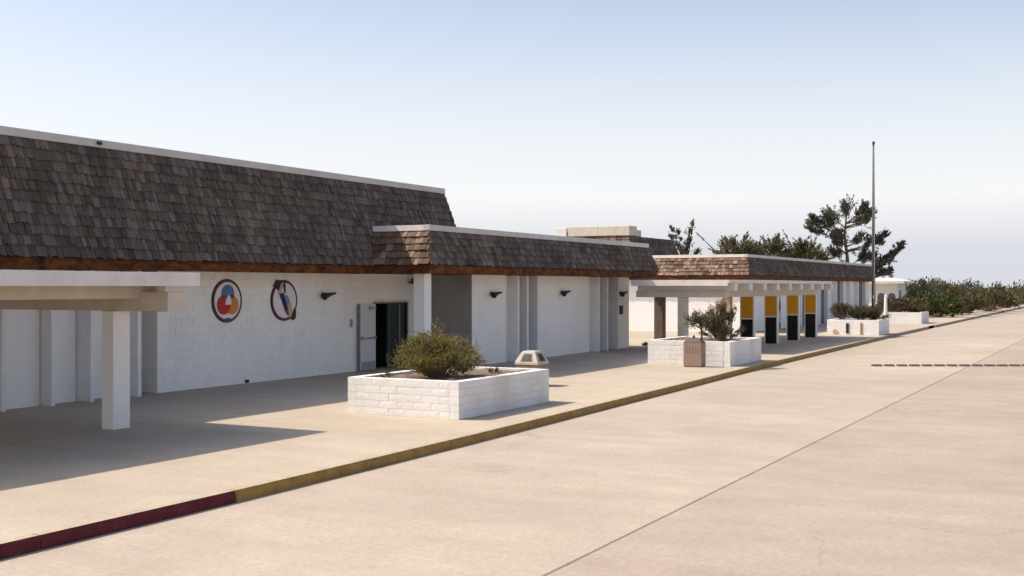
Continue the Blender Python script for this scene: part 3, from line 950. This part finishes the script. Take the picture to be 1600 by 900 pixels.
# ------------------------------------------------------------------ wall lamps
def lamp(x, y, z, label):
    t = thing('wall_lamp', (x, y, z), label, 'lamp', 'dark flood lamps on the white walls')
    MB().tube([(x, y - 0.002, z), (x, y - 0.04, z)], 0.075, 12).build('base_plate', 'black', t)
    MB().tube([(x, y - 0.04, z), (x, y - 0.16, z + 0.02)], 0.022, 8).build('arm', 'black', t)
    h = MB()
    h.tube([(x + 0.36, y - 0.20, z + 0.05), (x + 0.18, y - 0.19, z + 0.03), (x - 0.02, y - 0.18, z - 0.005), (x - 0.14, y - 0.175, z - 0.045)], [0.028, 0.045, 0.075, 0.10], 12)
    hd = h.build('lamp_head', 'black', t)
    MB().tube([(x - 0.141, y - 0.175, z - 0.045), (x - 0.160, y - 0.174, z - 0.052)], [0.104, 0.106], 12).build('visor', 'black', hd)
lamp(27.38, WY, 2.34, 'black flood lamp on the tall building between the emblems and the doorway')
lamp(34.02, W2, 2.34, 'black flood lamp on the low wing above the round shrub, nearest of three')
lamp(39.45, W2, 2.36, 'black flood lamp on the wide panel between the two fin pairs')
lamp(45.10, W2, 2.30, 'black flood lamp above the dark notice box by the canopy')

# ------------------------------------------------------------------ planters
def planter(x0, x1, y0, y1, h, label, nsplit=True):
    t = thing('block_planter', ((x0 + x1) / 2, (y0 + y1) / 2, 0), label, 'planter', 'white block planters along the pavement')
    T = 0.20
    core = MB()
    i = 0.014
    core.box(x0 + i, x1 - i, y0 + i, y0 + T - i, 0, h - 0.012).box(x0 + i, x1 - i, y1 - T + i, y1 - i, 0, h - 0.012)
    core.box(x0 + i, x0 + T - i, y0 + T - i, y1 - T + i, 0, h - 0.012).box(x1 - T + i, x1 - i, y0 + T - i, y1 - T + i, 0, h - 0.012)
    core.build('mortar_core', 'mortar', t)
    ch = h / 5
    sides = [((x0, y0, 0), 0.0, x1 - x0), ((x0, y1 - T, 0), R(-90), y1 - y0 - 2 * T), ((x1, y0 + T, 0), R(90), y1 - y0 - 2 * T), ((x1, y1, 0), R(180), x1 - x0)]
    for org, ang, L in sides:
        for c in courses(L, h, ch, 0.40):
            lay_block(t, ME_SPLIT[rnd.randrange(8)], c, org, ang, T, 0.005, 0.002)
    so = MB()
    nx, ny = 14, 12
    vs = []
    for j in range(ny + 1):
        for k in range(nx + 1):
            vs.append((x0 + T + (x1 - x0 - 2 * T) * k / nx, y0 + T + (y1 - y0 - 2 * T) * j / ny, h - 0.045 + rnd.uniform(-0.03, 0.03)))
    so.add(vs, [(j * (nx + 1) + k, j * (nx + 1) + k + 1, (j + 1) * (nx + 1) + k + 1, (j + 1) * (nx + 1) + k) for j in range(ny) for k in range(nx)])
    so.build('soil', 'soil', t)
    return t
p1 = planter(19.43, 23.40, 11.52, 14.16, 0.74, 'large white block planter in front, holding the round olive shrub')
p2 = planter(36.40, 40.0, 11.42, 14.25, 0.80, 'white block planter with a small tree and a bush, brown bin before it')
p3 = planter(63.2, 66.2, 11.75, 14.45, 0.80, 'white stained block planter at the foot of the flagpole')
p4 = planter(83.9, 87.2, 12.75, 15.6, 0.78, 'farthest white block planter, beside the hedge')
box('weep_slot', 'black', p3, 63.165, 63.19, 13.30, 13.44, 0.08, 0.62)
MB().poly([(63.165, 14.02 + 0.14 * math.cos(a_ * 0.7), 0.16 + 0.13 * math.sin(a_ * 0.7)) for a_ in range(9)], (0.02, 0, 0)).build('weep_hole', 'e_tan', p3)
box('rust_streak', 'kyellow', p3, 63.168, 63.19, 12.60, 12.70, 0.02, 0.66)

# ------------------------------------------------------------------ bins
def bin_pale(cx, cy, label):
    t = thing('litter_bin', (cx, cy, 0), label, 'bin')
    MB().box(cx - 0.31, cx + 0.31, cy - 0.31, cy + 0.31, 0, 0.56, b=0.02).build('body', 'pebble', t)
    h = MB()
    a, b = 0.33, 0.20
    h.add([(cx - a, cy - a, 0.562), (cx + a, cy - a, 0.562), (cx + a, cy + a, 0.562), (cx - a, cy + a, 0.562),
           (cx - a, cy - a, 0.62), (cx + a, cy - a, 0.62), (cx + a, cy + a, 0.62), (cx - a, cy + a, 0.62),
           (cx - b, cy - b, 0.88), (cx + b, cy - b, 0.88), (cx + b, cy + b, 0.88), (cx - b, cy + b, 0.88),
           (cx - b + 0.03, cy - b + 0.03, 0.91), (cx + b - 0.03, cy - b + 0.03, 0.91), (cx + b - 0.03, cy + b - 0.03, 0.91), (cx - b + 0.03, cy + b - 0.03, 0.91)],
          [(3, 2, 1, 0), (12, 13, 14, 15)] + [(r + i, r + (i + 1) % 4, r + (i + 1) % 4 + 4, r + i + 4) for r in (0, 4, 8) for i in range(4)])
    hd = h.build('hood', 'hood', t)
    # sunk openings with a frame on two sides
    def opening(face):
        pts = []
        for u, s in ((-0.17, 0.12), (0.17, 0.12), (0.11, 0.86), (-0.11, 0.86)):
            z = 0.62 + 0.26 * s
            off = a - (a - b) * s + 0.004
            pts.append((cx - off, cy - u, z) if face == 'x' else (cx + u, cy - off, z))
        MB().poly(pts, (-0.006, 0, 0) if face == 'x' else (0, -0.006, 0)).build('opening', 'brownhood', hd)
        pts2 = []
        for u, s in ((-0.07, 0.25), (0.07, 0.25), (0.055, 0.75), (-0.055, 0.75)):
            z = 0.62 + 0.26 * s
            off = a - (a - b) * s + 0.014
            pts2.append((cx - off, cy - u, z) if face == 'x' else (cx + u, cy - off, z))
        MB().poly(pts2, (-0.004, 0, 0) if face == 'x' else (0, -0.004, 0)).build('flap', 'black', hd)
    opening('x')
    opening('y')
bin_pale(27.05, 13.82, 'pale concrete litter bin with dark opening, behind the large planter')
def bin_brown(cx, cy, label):
    t = thing('litter_bin', (cx, cy, 0), label, 'bin')
    wx, wy = 0.21, 0.31
    MB().box(cx - wx, cx + wx, cy - wy, cy + wy, 0.02, 0.78, b=0.02).build('body', 'pebble', t)
    MB().box(cx - wx + 0.03, cx + wx - 0.03, cy - wy + 0.03, cy + wy - 0.03, 0, 0.02).build('plinth', 'brownhood', t)
    for k in range(5):
        yy = cy - 0.20 + k * 0.10
        MB().box(cx - wx - 0.008, cx - wx - 0.0005, yy - 0.012, yy + 0.012, 0.46, 0.68).build('rib', 'pebble', t)
    h = MB()
    b = 0.45
    h.add([(cx - wx, cy - wy, 0.782), (cx + wx, cy - wy, 0.782), (cx + wx, cy + wy, 0.782), (cx - wx, cy + wy, 0.782),
           (cx - wx * b, cy - wy * 0.6, 0.92), (cx + wx * b, cy - wy * 0.6, 0.92), (cx + wx * b, cy + wy * 0.6, 0.92), (cx - wx * b, cy + wy * 0.6, 0.92)],
          [(3, 2, 1, 0), (4, 5, 6, 7), (0, 1, 5, 4), (1, 2, 6, 5), (2, 3, 7, 6), (3, 0, 4, 7)])
    hd = h.build('hood', 'brownhood', t)
    MB().tube([(cx, cy + 0.02, 0.921), (cx, cy + 0.02, 0.99), (cx, cy + 0.02, 1.02)], [0.05, 0.035, 0.012], 8).build('knob', 'black', hd)
bin_brown(35.83, 12.42, 'brown pebble litter bin standing against the planter with the small tree')

# ------------------------------------------------------------------ flagpole, post, speed bump
fp = thing('flagpole', (65.45, 12.45, 0.7), 'tall bare dark flagpole rising from the stained planter', 'flagpole')
MB().tube([(65.45, 12.45, 0.66), (65.45, 12.45, 5.0), (65.45, 12.45, 10.3)], [0.105, 0.09, 0.045], 14).build('pole', 'pole', fp, smooth=True)
MB().tube([(65.45, 12.45, 0.66), (65.45, 12.45, 0.80), (65.45, 12.45, 0.84)], [0.19, 0.18, 0.11], 14).build('collar', 'pole', fp)
tp = MB().tube([(65.45, 12.45, 10.301), (65.45, 12.45, 10.34), (65.45, 12.45, 10.42), (65.45, 12.45, 10.50), (65.45, 12.45, 10.54)], [0.02, 0.06, 0.075, 0.06, 0.01], 12).build('truck_ball', 'pole', fp, smooth=True)
MB().tube([(65.35, 12.40, 1.2), (65.38, 12.39, 5.0), (65.40, 12.42, 10.2)], 0.008, 5).build('halyard', 'fin', fp)
MB().box(65.32, 65.35, 12.40, 12.46, 1.9, 2.1).build('cleat', 'steel', fp)

wp = thing('white_post', (77.6, 14.0, 0), 'thin white tapered post standing past the stained planter', 'post')
MB().tube([(77.6, 14.0, 0.0), (77.6, 14.0, 0.5), (77.6, 14.0, 1.95)], [0.24, 0.13, 0.08], 10).build('shaft', 'fin', wp)
MB().tube([(77.6, 14.0, 1.951), (77.6, 14.0, 2.05)], [0.085, 0.03], 10).build('cap', 'fin', wp)

sb = thing('speed_bump', (42.2, 5.8, -0.15), 'low speed bump of dark rubber segments across the road at right', 'speed bump')
dv = Vector((1.1, -2.08, 0)).normalized()
nv = Vector((dv.y, -dv.x, 0))
nseg = 15
for k in range(nseg):
    a = Vector((41.08, 7.85, -0.15)) + dv * (k * 0.43)
    b = a + dv * 0.30
    vs = []
    for p in (a, b):
        for o_, z_ in ((-0.16, 0.004), (-0.08, 0.06), (0.08, 0.06), (0.16, 0.004)):
            vs.append(p + nv * o_ + Vector((0, 0, z_)))
    MB().add(vs, [(0, 4, 5, 1), (1, 5, 6, 2), (2, 6, 7, 3), (0, 1, 2, 3), (7, 6, 5, 4), (3, 7, 4, 0)]).build('rubber_segment', 'bump', sb)

# ------------------------------------------------------------------ plants
def rv(q, s=1.0):
    while True:
        p = Vector((q.uniform(-1, 1), q.uniform(-1, 1), q.uniform(-1, 1)))
        if 0.02 < p.length < 1:
            return p * s

def leaf(mb, p, d, L, wd, q):
    d = d.normalized()
    s = d.cross(rv(q)).normalized() * wd * 0.5
    mid = p + d * L * 0.5 + rv(q, L * 0.06)
    mb.add([p, mid + s, p + d * L, mid - s], [(0, 1, 2, 3)])

def bush(name, loc, rx, ry, h, label, mat, leaves, L, wd, seed, cat='shrub', group=None, stems=26, flat=0.75, gaps=0.0, up=0.4, extra=None):
    """dense bush: stems fan from the base, leaves on side twigs; outline broken by uneven stem lengths"""
    q = random.Random(seed)
    t = thing(name, loc, label, cat, group)
    base = Vector(loc)
    st, lv = MB(), MB()
    tips = []
    for i in range(stems):
        a = q.uniform(0, 2 * math.pi)
        lob = 1 + 0.10 * math.sin(3 * a + seed) + 0.08 * math.sin(5 * a + 2.1 * seed)
        rr = math.sqrt(q.random()) * lob
        hh = math.sqrt(max(0.02, 1 - (min(rr, 1) * 0.93) ** 2)) * (1 + 0.10 * math.sin(2 * a + 1.3 * seed)) * q.uniform(0.84, 1.04)
        tip = base + Vector((math.cos(a) * rr * rx, math.sin(a) * rr * ry, hh * h))
        mid = base + (tip - base) * 0.45 + Vector((0, 0, -0.02 * h)) + rv(q, 0.06 * h)
        root = base + Vector((math.cos(a) * 0.06 * rx, math.sin(a) * 0.06 * ry, -0.05))
        st.tube([root, mid, tip], [0.018 * h, 0.011 * h, 0.004 * h], 5)
        tips.append((root, mid, tip))
    per = leaves // stems
    for root, mid, tip in tips:
        for k in range(per):
            s = 0.30 + 0.72 * q.random() ** 0.7
            p = mid + (tip - mid) * ((s - 0.4) / 0.6) if s > 0.4 else root + (mid - root) * (s / 0.4)
            p = p + rv(q, 0.15 * (rx + ry) * 0.5 * (0.55 + 0.6 * s))
            if p.z < base.z + 0.02:
                p.z = base.z + 0.02 + q.random() * 0.05
            if gaps and math.sin(p.x * 7.3 + 1.7) * math.sin(p.y * 6.1) * math.sin(p.z * 8.2 + 0.6) > gaps:
                continue
            d = (p - base).normalized() * 0.6 + rv(q) + Vector((0, 0, up))
            leaf(lv, p, d, L * q.uniform(0.6, 1.3), wd * q.uniform(0.7, 1.3), q)
    st.build('stems', 'twig', t)
    lv.build('foliage', mat, t)
    if extra:
        em, n, zmin = extra
        fl = MB()
        for root, mid, tip in sorted(tips, key=lambda z: -z[2].z)[:n]:
            for k in range(60):
                p = tip + Vector((0, 0, 0.04)) + Vector((q.gauss(0, 0.06), q.gauss(0, 0.06), q.gauss(0.03, 0.08)))
                leaf(fl, p, rv(q) + Vector((0, 0, 0.5)), L * 0.8, wd * 0.9, q)
        fl.build('flower_heads', em, t)
    return t

bush('round_shrub', (20.70, 12.80, 0.69), 0.84, 0.98, 0.96, 'rounded olive green shrub filling the large front planter', 'leaf1', 13500, 0.075, 0.021, 11, stems=80, up=0.5, gaps=0.30)
# low dry tufts on the soil of the front planter
for k, (dx, dy, s_) in enumerate(((22.1, 12.2, 0.16), (22.5, 13.2, 0.13), (21.9, 12.9, 0.14), (19.95, 13.55, 0.15))):
    bush('dry_tuft', (dx, dy, 0.67), s_ * 1.3, s_ * 1.3, s_, ('small dry tuft on the planter soil right of the round shrub, near edge', 'small dry tuft farthest right on the large planter soil', 'small dry tuft in the middle of the large planter soil', 'small dry tuft at the back left of the large planter')[k], 'leaf5', 220, 0.06, 0.014, 40 + k, cat='tuft', group='dry tufts in the large planter', stems=8)

def small_tree(loc, label):
    q = random.Random(21)
    t = thing('small_tree', loc, label, 'tree')
    b = Vector(loc)
    tr = MB()
    tr.tube([b + Vector((0, 0, -0.05)), b + Vector((0.02, 0.02, 0.30)), b + Vector((-0.01, 0.03, 0.60))], [0.035, 0.03, 0.026], 8)
    lv = MB()
    for k in range(26):
        a = q.uniform(0, 6.283)
        e = q.uniform(0.15, 1.3)
        L = q.uniform(0.35, 0.62)
        d = Vector((math.cos(a) * math.cos(e), math.sin(a) * math.cos(e), math.sin(e)))
        s = b + Vector((-0.01, 0.03, q.uniform(0.42, 0.62)))
        tip = s + d * L
        tr.tube([s, s + d * L * 0.5 + Vector((0, 0, 0.02)), tip], [0.013, 0.009, 0.004], 5)
        for j in range(62):
            f_ = q.uniform(0.35, 1.05)
            p = s + d * L * f_ + rv(q, 0.10)
            leaf(lv, p, d * 0.6 + rv(q), 0.10 * q.uniform(0.6, 1.2), 0.026, q)
    tr.build('trunk', 'bark', t)
    lv.build('crown', 'leaf2', t)
small_tree((37.1, 12.6, 0.74), 'small thin-stemmed tree in the planter behind the brown bin')
bush('flowering_bush', (37.6, 12.05, 0.74), 0.62, 0.68, 1.20, 'spiky green bush with brown dried flower heads in the second planter', 'leaf2', 4200, 0.12, 0.024, 31, stems=34, up=1.0, gaps=0.30, extra=('flower', 9, 0))
bush('leafy_bush', (38.7, 12.6, 0.74), 0.50, 0.55, 0.62, 'lower green bush right of the flowering bush in the second planter', 'leaf2', 2400, 0.10, 0.024, 33, stems=24, up=0.6, gaps=0.35)
bush('weed_clump', (46.9, 18.45, 0.0), 0.14, 0.14, 0.13, 'small green weed on the paving by the canopy column', 'leaf1', 260, 0.10, 0.03, 35, cat='weed', stems=8)
for k, (dx, dy, rx_, h_) in enumerate(((63.9, 13.75, 0.75, 0.95), (64.5, 12.9, 0.75, 0.80), (65.2, 12.35, 0.70, 0.62))):
    bush('planter_shrub', (dx, dy, 0.74), rx_, 0.75, h_, ('tall brown green shrub at the left of the flagpole planter', 'brown shrub in the middle of the flagpole planter', 'low dark shrub at the flagpole foot')[k], 'leaf5', 2600, 0.12, 0.035, 50 + k, group='shrubs in the flagpole planter', stems=30, gaps=0.5)
for k, (dx, dy, rx_, h_, mt) in enumerate(((85.0, 14.6, 0.95, 0.75, 'leaf5'), (85.4, 13.5, 0.9, 0.50, 'leaf5'))):
    bush('planter_shrub', (dx, dy, 0.72), rx_, 0.9, h_, ('brown green shrub at the left of the farthest planter', 'low brown shrub at the right of the farthest planter')[k], mt, 2400, 0.15, 0.05, 60 + k, group='shrubs in the farthest planter', stems=28, gaps=0.5)

# hedge bank on the right, each bush on its own
hb = random.Random(5)
HB = [(101, 16.2, 2.0, 1.4, 'leaf5'), (103, 14.4, 2.2, 1.7, 'leaf6'), (106, 18.0, 2.2, 1.3, 'leaf5'), (108, 15.6, 2.4, 1.9, 'leaf6'), (112, 13.9, 2.6, 2.2, 'leaf5'),
      (118, 16.6, 2.9, 2.3, 'leaf6'), (121, 14.0, 2.8, 2.0, 'leaf6'), (128, 12.9, 3.0, 2.1, 'leaf5'), (131, 16.8, 3.2, 2.8, 'leaf3'), (138, 13.6, 3.2, 2.4, 'leaf6'),
      (146, 17.3, 3.6, 2.9, 'leaf3'), (150, 13.2, 3.4, 2.5, 'leaf5'), (160, 15.6, 3.8, 3.0, 'leaf3'), (168, 11.5, 3.6, 2.6, 'leaf6'), (180, 14.2, 4.2, 3.0, 'leaf3'),
      (186, 9.0, 4.0, 2.6, 'leaf6'), (200, 12.0, 4.6, 3.1, 'leaf3'), (206, 5.6, 4.4, 2.6, 'leaf6'), (222, 9.5, 5.0, 3.2, 'leaf3'), (232, 2.5, 5.0, 2.8, 'leaf6'),
      (126, 20.6, 2.2, 2.9, 'leaf3'), (133, 20.4, 2.4, 3.2, 'leaf3'), (141, 19.9, 2.6, 3.3, 'leaf3'), (152, 21.5, 3.0, 3.2, 'leaf6'), (250, 6.5, 5.6, 3.4, 'leaf3'), (262, -1.5, 5.4, 3.0, 'leaf6')]
KIND = {'leaf5': 'brownish', 'leaf6': 'green', 'leaf3': 'dark green'}
ORD = ['first', 'second', 'third', 'fourth', 'fifth', 'sixth', 'seventh', 'eighth', 'ninth', 'tenth', 'eleventh', 'twelfth']
cnt = {}
for k, (dx, dy, rr, hh, mt) in enumerate(HB):
    cnt[mt] = cnt.get(mt, 0) + 1
    bush('hedge_bush', (dx, dy, 0.0 if dx < 160 and dy > 12.4 else -0.3), rr, rr, hh, '%s %s bush of the hedge bank past the last planter, counting away from it' % (ORD[cnt[mt] - 1], KIND[mt]), mt, 1500, 0.34, 0.17, 80 + k, cat='bush', group='hedge bank bushes at the far right', stems=26, gaps=0.6)

# ------------------------------------------------------------------ trees behind the far wing
TF = Vector((math.cos(TH), math.sin(TH), 0))
TR = Vector((math.sin(TH), -math.cos(TH), 0))

def needle_clump(lv, c, r, n, q, L=0.34, wd=0.10, flat=0.55, up=0.35):
    for k in range(n):
        p = rv(q)
        p = Vector((p.x * r, p.y * r, p.z * r * flat))
        leaf(lv, c + p, p * (0.7 / max(r, 0.1)) + rv(q, 0.8) + Vector((0, 0, up)), L * q.uniform(0.6, 1.3), wd * q.uniform(0.7, 1.3), q)

def limb_tree(name, base, trunk, limbs, label, mat, cat='tree', group=None, seed=1, n=150, L=0.34, wd=0.10, tr=0.26, fill=1.0):
    """trunk: list of (side, height) from the base; limbs: (height on trunk, side, height of tip, clump radius, depth)"""
    q = random.Random(seed)
    t = thing(name, base, label, cat, group)
    B = Vector(base)
    tk = MB()
    pts = [B + TR * s + Vector((0, 0, z)) for s, z in trunk]
    tk.tube(pts, [tr * (1 - 0.75 * i / (len(pts) - 1)) for i in range(len(pts))], 9)
    def on_trunk(z):
        for (s0, z0), (s1, z1) in zip(trunk, trunk[1:]):
            if z0 <= z <= z1:
                return B + TR * (s0 + (s1 - s0) * (z - z0) / (z1 - z0)) + Vector((0, 0, z))
        return pts[-1]
    lv = MB()
    for z0, s, z, r, dep in limbs:
        r *= fill
        a = on_trunk(z0)
        b = B + TR * s + TF * dep + Vector((0, 0, z))
        m = a + (b - a) * 0.5 + Vector((0, 0, -0.10 * (b - a).length * 0.5)) + rv(q, 0.12)
        tk.tube([a, m, b], [tr * 0.36, tr * 0.24, tr * 0.09], 6)
        for f_ in (0.62, 0.82, 1.0, 1.08):
            c = a + (b - a) * f_ + rv(q, r * 0.35)
            dd = (b - a).normalized()
            for _ in range(8):
                spray(lv, tk, c + rv(q, r * 0.4), dd * 0.7 + rv(q, 0.6) + Vector((0, 0, 0.45)), r * q.uniform(0.7, 1.3), q, n // 8, L * 0.9, wd * 0.9, r * 0.26)
        for k in range(5):
            c = b + rv(q, r * 0.9)
            tk.tube([b, c], [tr * 0.07, tr * 0.03], 4, cap=False)
            spray(lv, tk, c, (c - b) + Vector((0, 0, r * 0.5)), r * 0.8, q, n // 8, L * 0.85, wd * 0.85, r * 0.2)
    tk.build('trunk', 'bark', t)
    lv.build('crown', mat, t)
    return t

def spray(lv, tk, a, d, Ls, q, n, L, wd, rad):
    d = d.normalized()
    tk.tube([a, a + d * Ls * 0.9], [0.02, 0.006], 4, cap=False)
    for k in range(n):
        f_ = q.random()
        p = a + d * Ls * f_ + rv(q, rad * (1.1 - 0.7 * f_))
        leaf(lv, p, d + rv(q, 0.75), L * q.uniform(0.6, 1.3), wd * q.uniform(0.7, 1.2), q)

def feather_tree(name, base, h0, h1, rx, label, mat, seed, n=46, bare=None):
    """low wide conifer: limbs fan out from a short trunk, each carries upswept sprays"""
    q = random.Random(seed)
    t = thing(name, base, label, 'tree')
    B = Vector(base)
    tk, lv = MB(), MB()
    tk.tube([B, B + Vector((0.1, 0, h0 * 0.6)), B + Vector((0, 0.1, h0))], [0.24, 0.2, 0.14], 8)
    for k in range(n):
        a_ = q.uniform(0, 6.283)
        rr = q.random() ** 0.6
        top = h0 + (h1 - h0) * (1 - 0.55 * rr * rr) * q.uniform(0.35, 1.0)
        s_ = B + Vector((0, 0, h0 * q.uniform(0.75, 1.0)))
        e_ = B + Vector((math.cos(a_) * rx * rr, math.sin(a_) * rx * rr, top))
        m_ = s_ + (e_ - s_) * 0.55 + Vector((0, 0, -0.12 * (h1 - h0)))
        tk.tube([s_, m_, e_], [0.06, 0.045, 0.015], 5)
        for j in range(7):
            f_ = q.uniform(0.35, 1.0)
            p = m_ + (e_ - m_) * f_
            d = (e_ - m_).normalized() * 0.6 + Vector((math.cos(a_), math.sin(a_), 0)) * 0.35 + rv(q, 0.7) + Vector((0, 0, 0.35))
            spray(lv, tk, p, d, q.uniform(0.45, 1.0), q, 26, 0.26, 0.085, 0.16)
    if bare:
        p = B + Vector((0, 0, h0)) 
        e_ = B + TR * bare[0] + Vector((0, 0, bare[1]))
        m_ = p + (e_ - p) * 0.55 + Vector((0, 0, -0.25))
        tk.tube([p, m_, e_], [0.09, 0.07, 0.02], 6)
        spray(lv, tk, e_ - (e_ - m_) * 0.3, e_ - m_, 0.9, q, 26, 0.26, 0.08, 0.12)
    tk.build('trunk', 'bark', t)
    lv.build('crown', mat, t)
    return t

# spreading pine: px/m about 16 at this distance
limb_tree('spreading_pine', (114.2, 24.1, 0), [(0.2, 0), (0.1, 3.0), (-0.1, 5.5), (-0.35, 7.6), (-0.15, 9.4)], [
    (8.8, -0.1, 9.9, 0.75, 0.2), (8.6, 1.2, 9.9, 0.5, -0.4), (8.3, 1.55, 8.9, 0.7, 0.5), (8.2, 1.0, 8.7, 0.55, -0.9), (8.6, 2.0, 9.5, 0.40, 0.4),
    (8.2, -1.3, 9.1, 0.75, 0.4), (7.8, -1.9, 8.6, 0.65, -0.7), (7.5, -2.7, 8.4, 0.65, 0.5), (7.2, -3.4, 7.9, 0.5, 0.1), (7.3, -3.3, 8.9, 0.35, -0.4),
    (6.2, -0.6, 7.2, 0.7, 0.6), (6.4, 0.8, 6.9, 0.55, -0.5), (5.6, -1.5, 6.9, 0.5, -0.8), (6.0, 3.1, 7.2, 0.55, 0.2), (5.9, 2.5, 6.7, 0.5, -0.4),
    (4.6, 1.5, 5.6, 0.55, 0.5), (4.4, 2.0, 5.1, 0.55, -0.3), (4.6, -1.0, 5.5, 0.6, 0.4)],
    'tall spreading pine with layered branches behind the far wing, left of the flagpole', 'leaf3', seed=3, fill=1.25, n=150, L=0.32, wd=0.10)
limb_tree('leaning_pine', (113.4, 23.6, 0), [(0.0, 0), (0.4, 2.8), (1.5, 3.6), (2.4, 4.4)], [
    (3.3, 4.3, 5.9, 0.42, 0.2), (3.6, 4.5, 6.3, 0.30, 0.0), (3.3, 3.7, 5.3, 0.45, -0.4), (3.5, 3.1, 4.9, 0.45, 0.4), (3.4, 2.5, 4.4, 0.45, -0.3), (3.4, 3.5, 3.95, 0.42, 0.4), (3.3, 2.9, 3.7, 0.42, -0.4), (3.3, 2.1, 3.8, 0.45, 0.3)],
    'leaning dark pine reaching right from behind the far wing end', 'leaf3', seed=4, n=140, L=0.32, wd=0.10, tr=0.2)
feather_tree('broad_tree', (107.5, 33.2, 0), 4.6, 7.5, 2.3, 'feathery green tree behind the far wing roof, leftmost, with a bare branch', 'leaf4', 5, bare=(-3.4, 7.4))
feather_tree('broad_tree', (109.5, 30.5, 0), 4.5, 7.3, 2.2, 'feathery green tree behind the far wing roof, middle one of three', 'leaf4', 6)
feather_tree('broad_tree', (111.5, 27.6, 0), 4.4, 7.0, 2.2, 'feathery green tree behind the far wing roof, beside the spreading pine', 'leaf4', 8, bare=(-1.9, 7.6))
limb_tree('wispy_tree', (92.0, 32.6, 0), [(0.0, 0), (0.1, 3.2), (0.05, 5.0)], [
    (4.0, -1.1, 7.1, 0.25, 0.2), (4.0, -1.2, 6.4, 0.30, -0.2), (4.0, -0.6, 6.8, 0.25, 0.2), (4.2, 0.1, 6.1, 0.35, 0), (4.4, 0.3, 6.9, 0.28, 0.2), (4.4, 0.5, 7.5, 0.25, 0), (4.0, 0.0, 5.4, 0.5, 0.2), (3.8, 0.8, 5.2, 0.4, 0), (3.8, -0.4, 5.3, 0.4, -0.2)],
    'thin wispy tree with upright twigs right of the rear building', 'leaf3', seed=9, n=60, L=0.24, wd=0.07, tr=0.12)
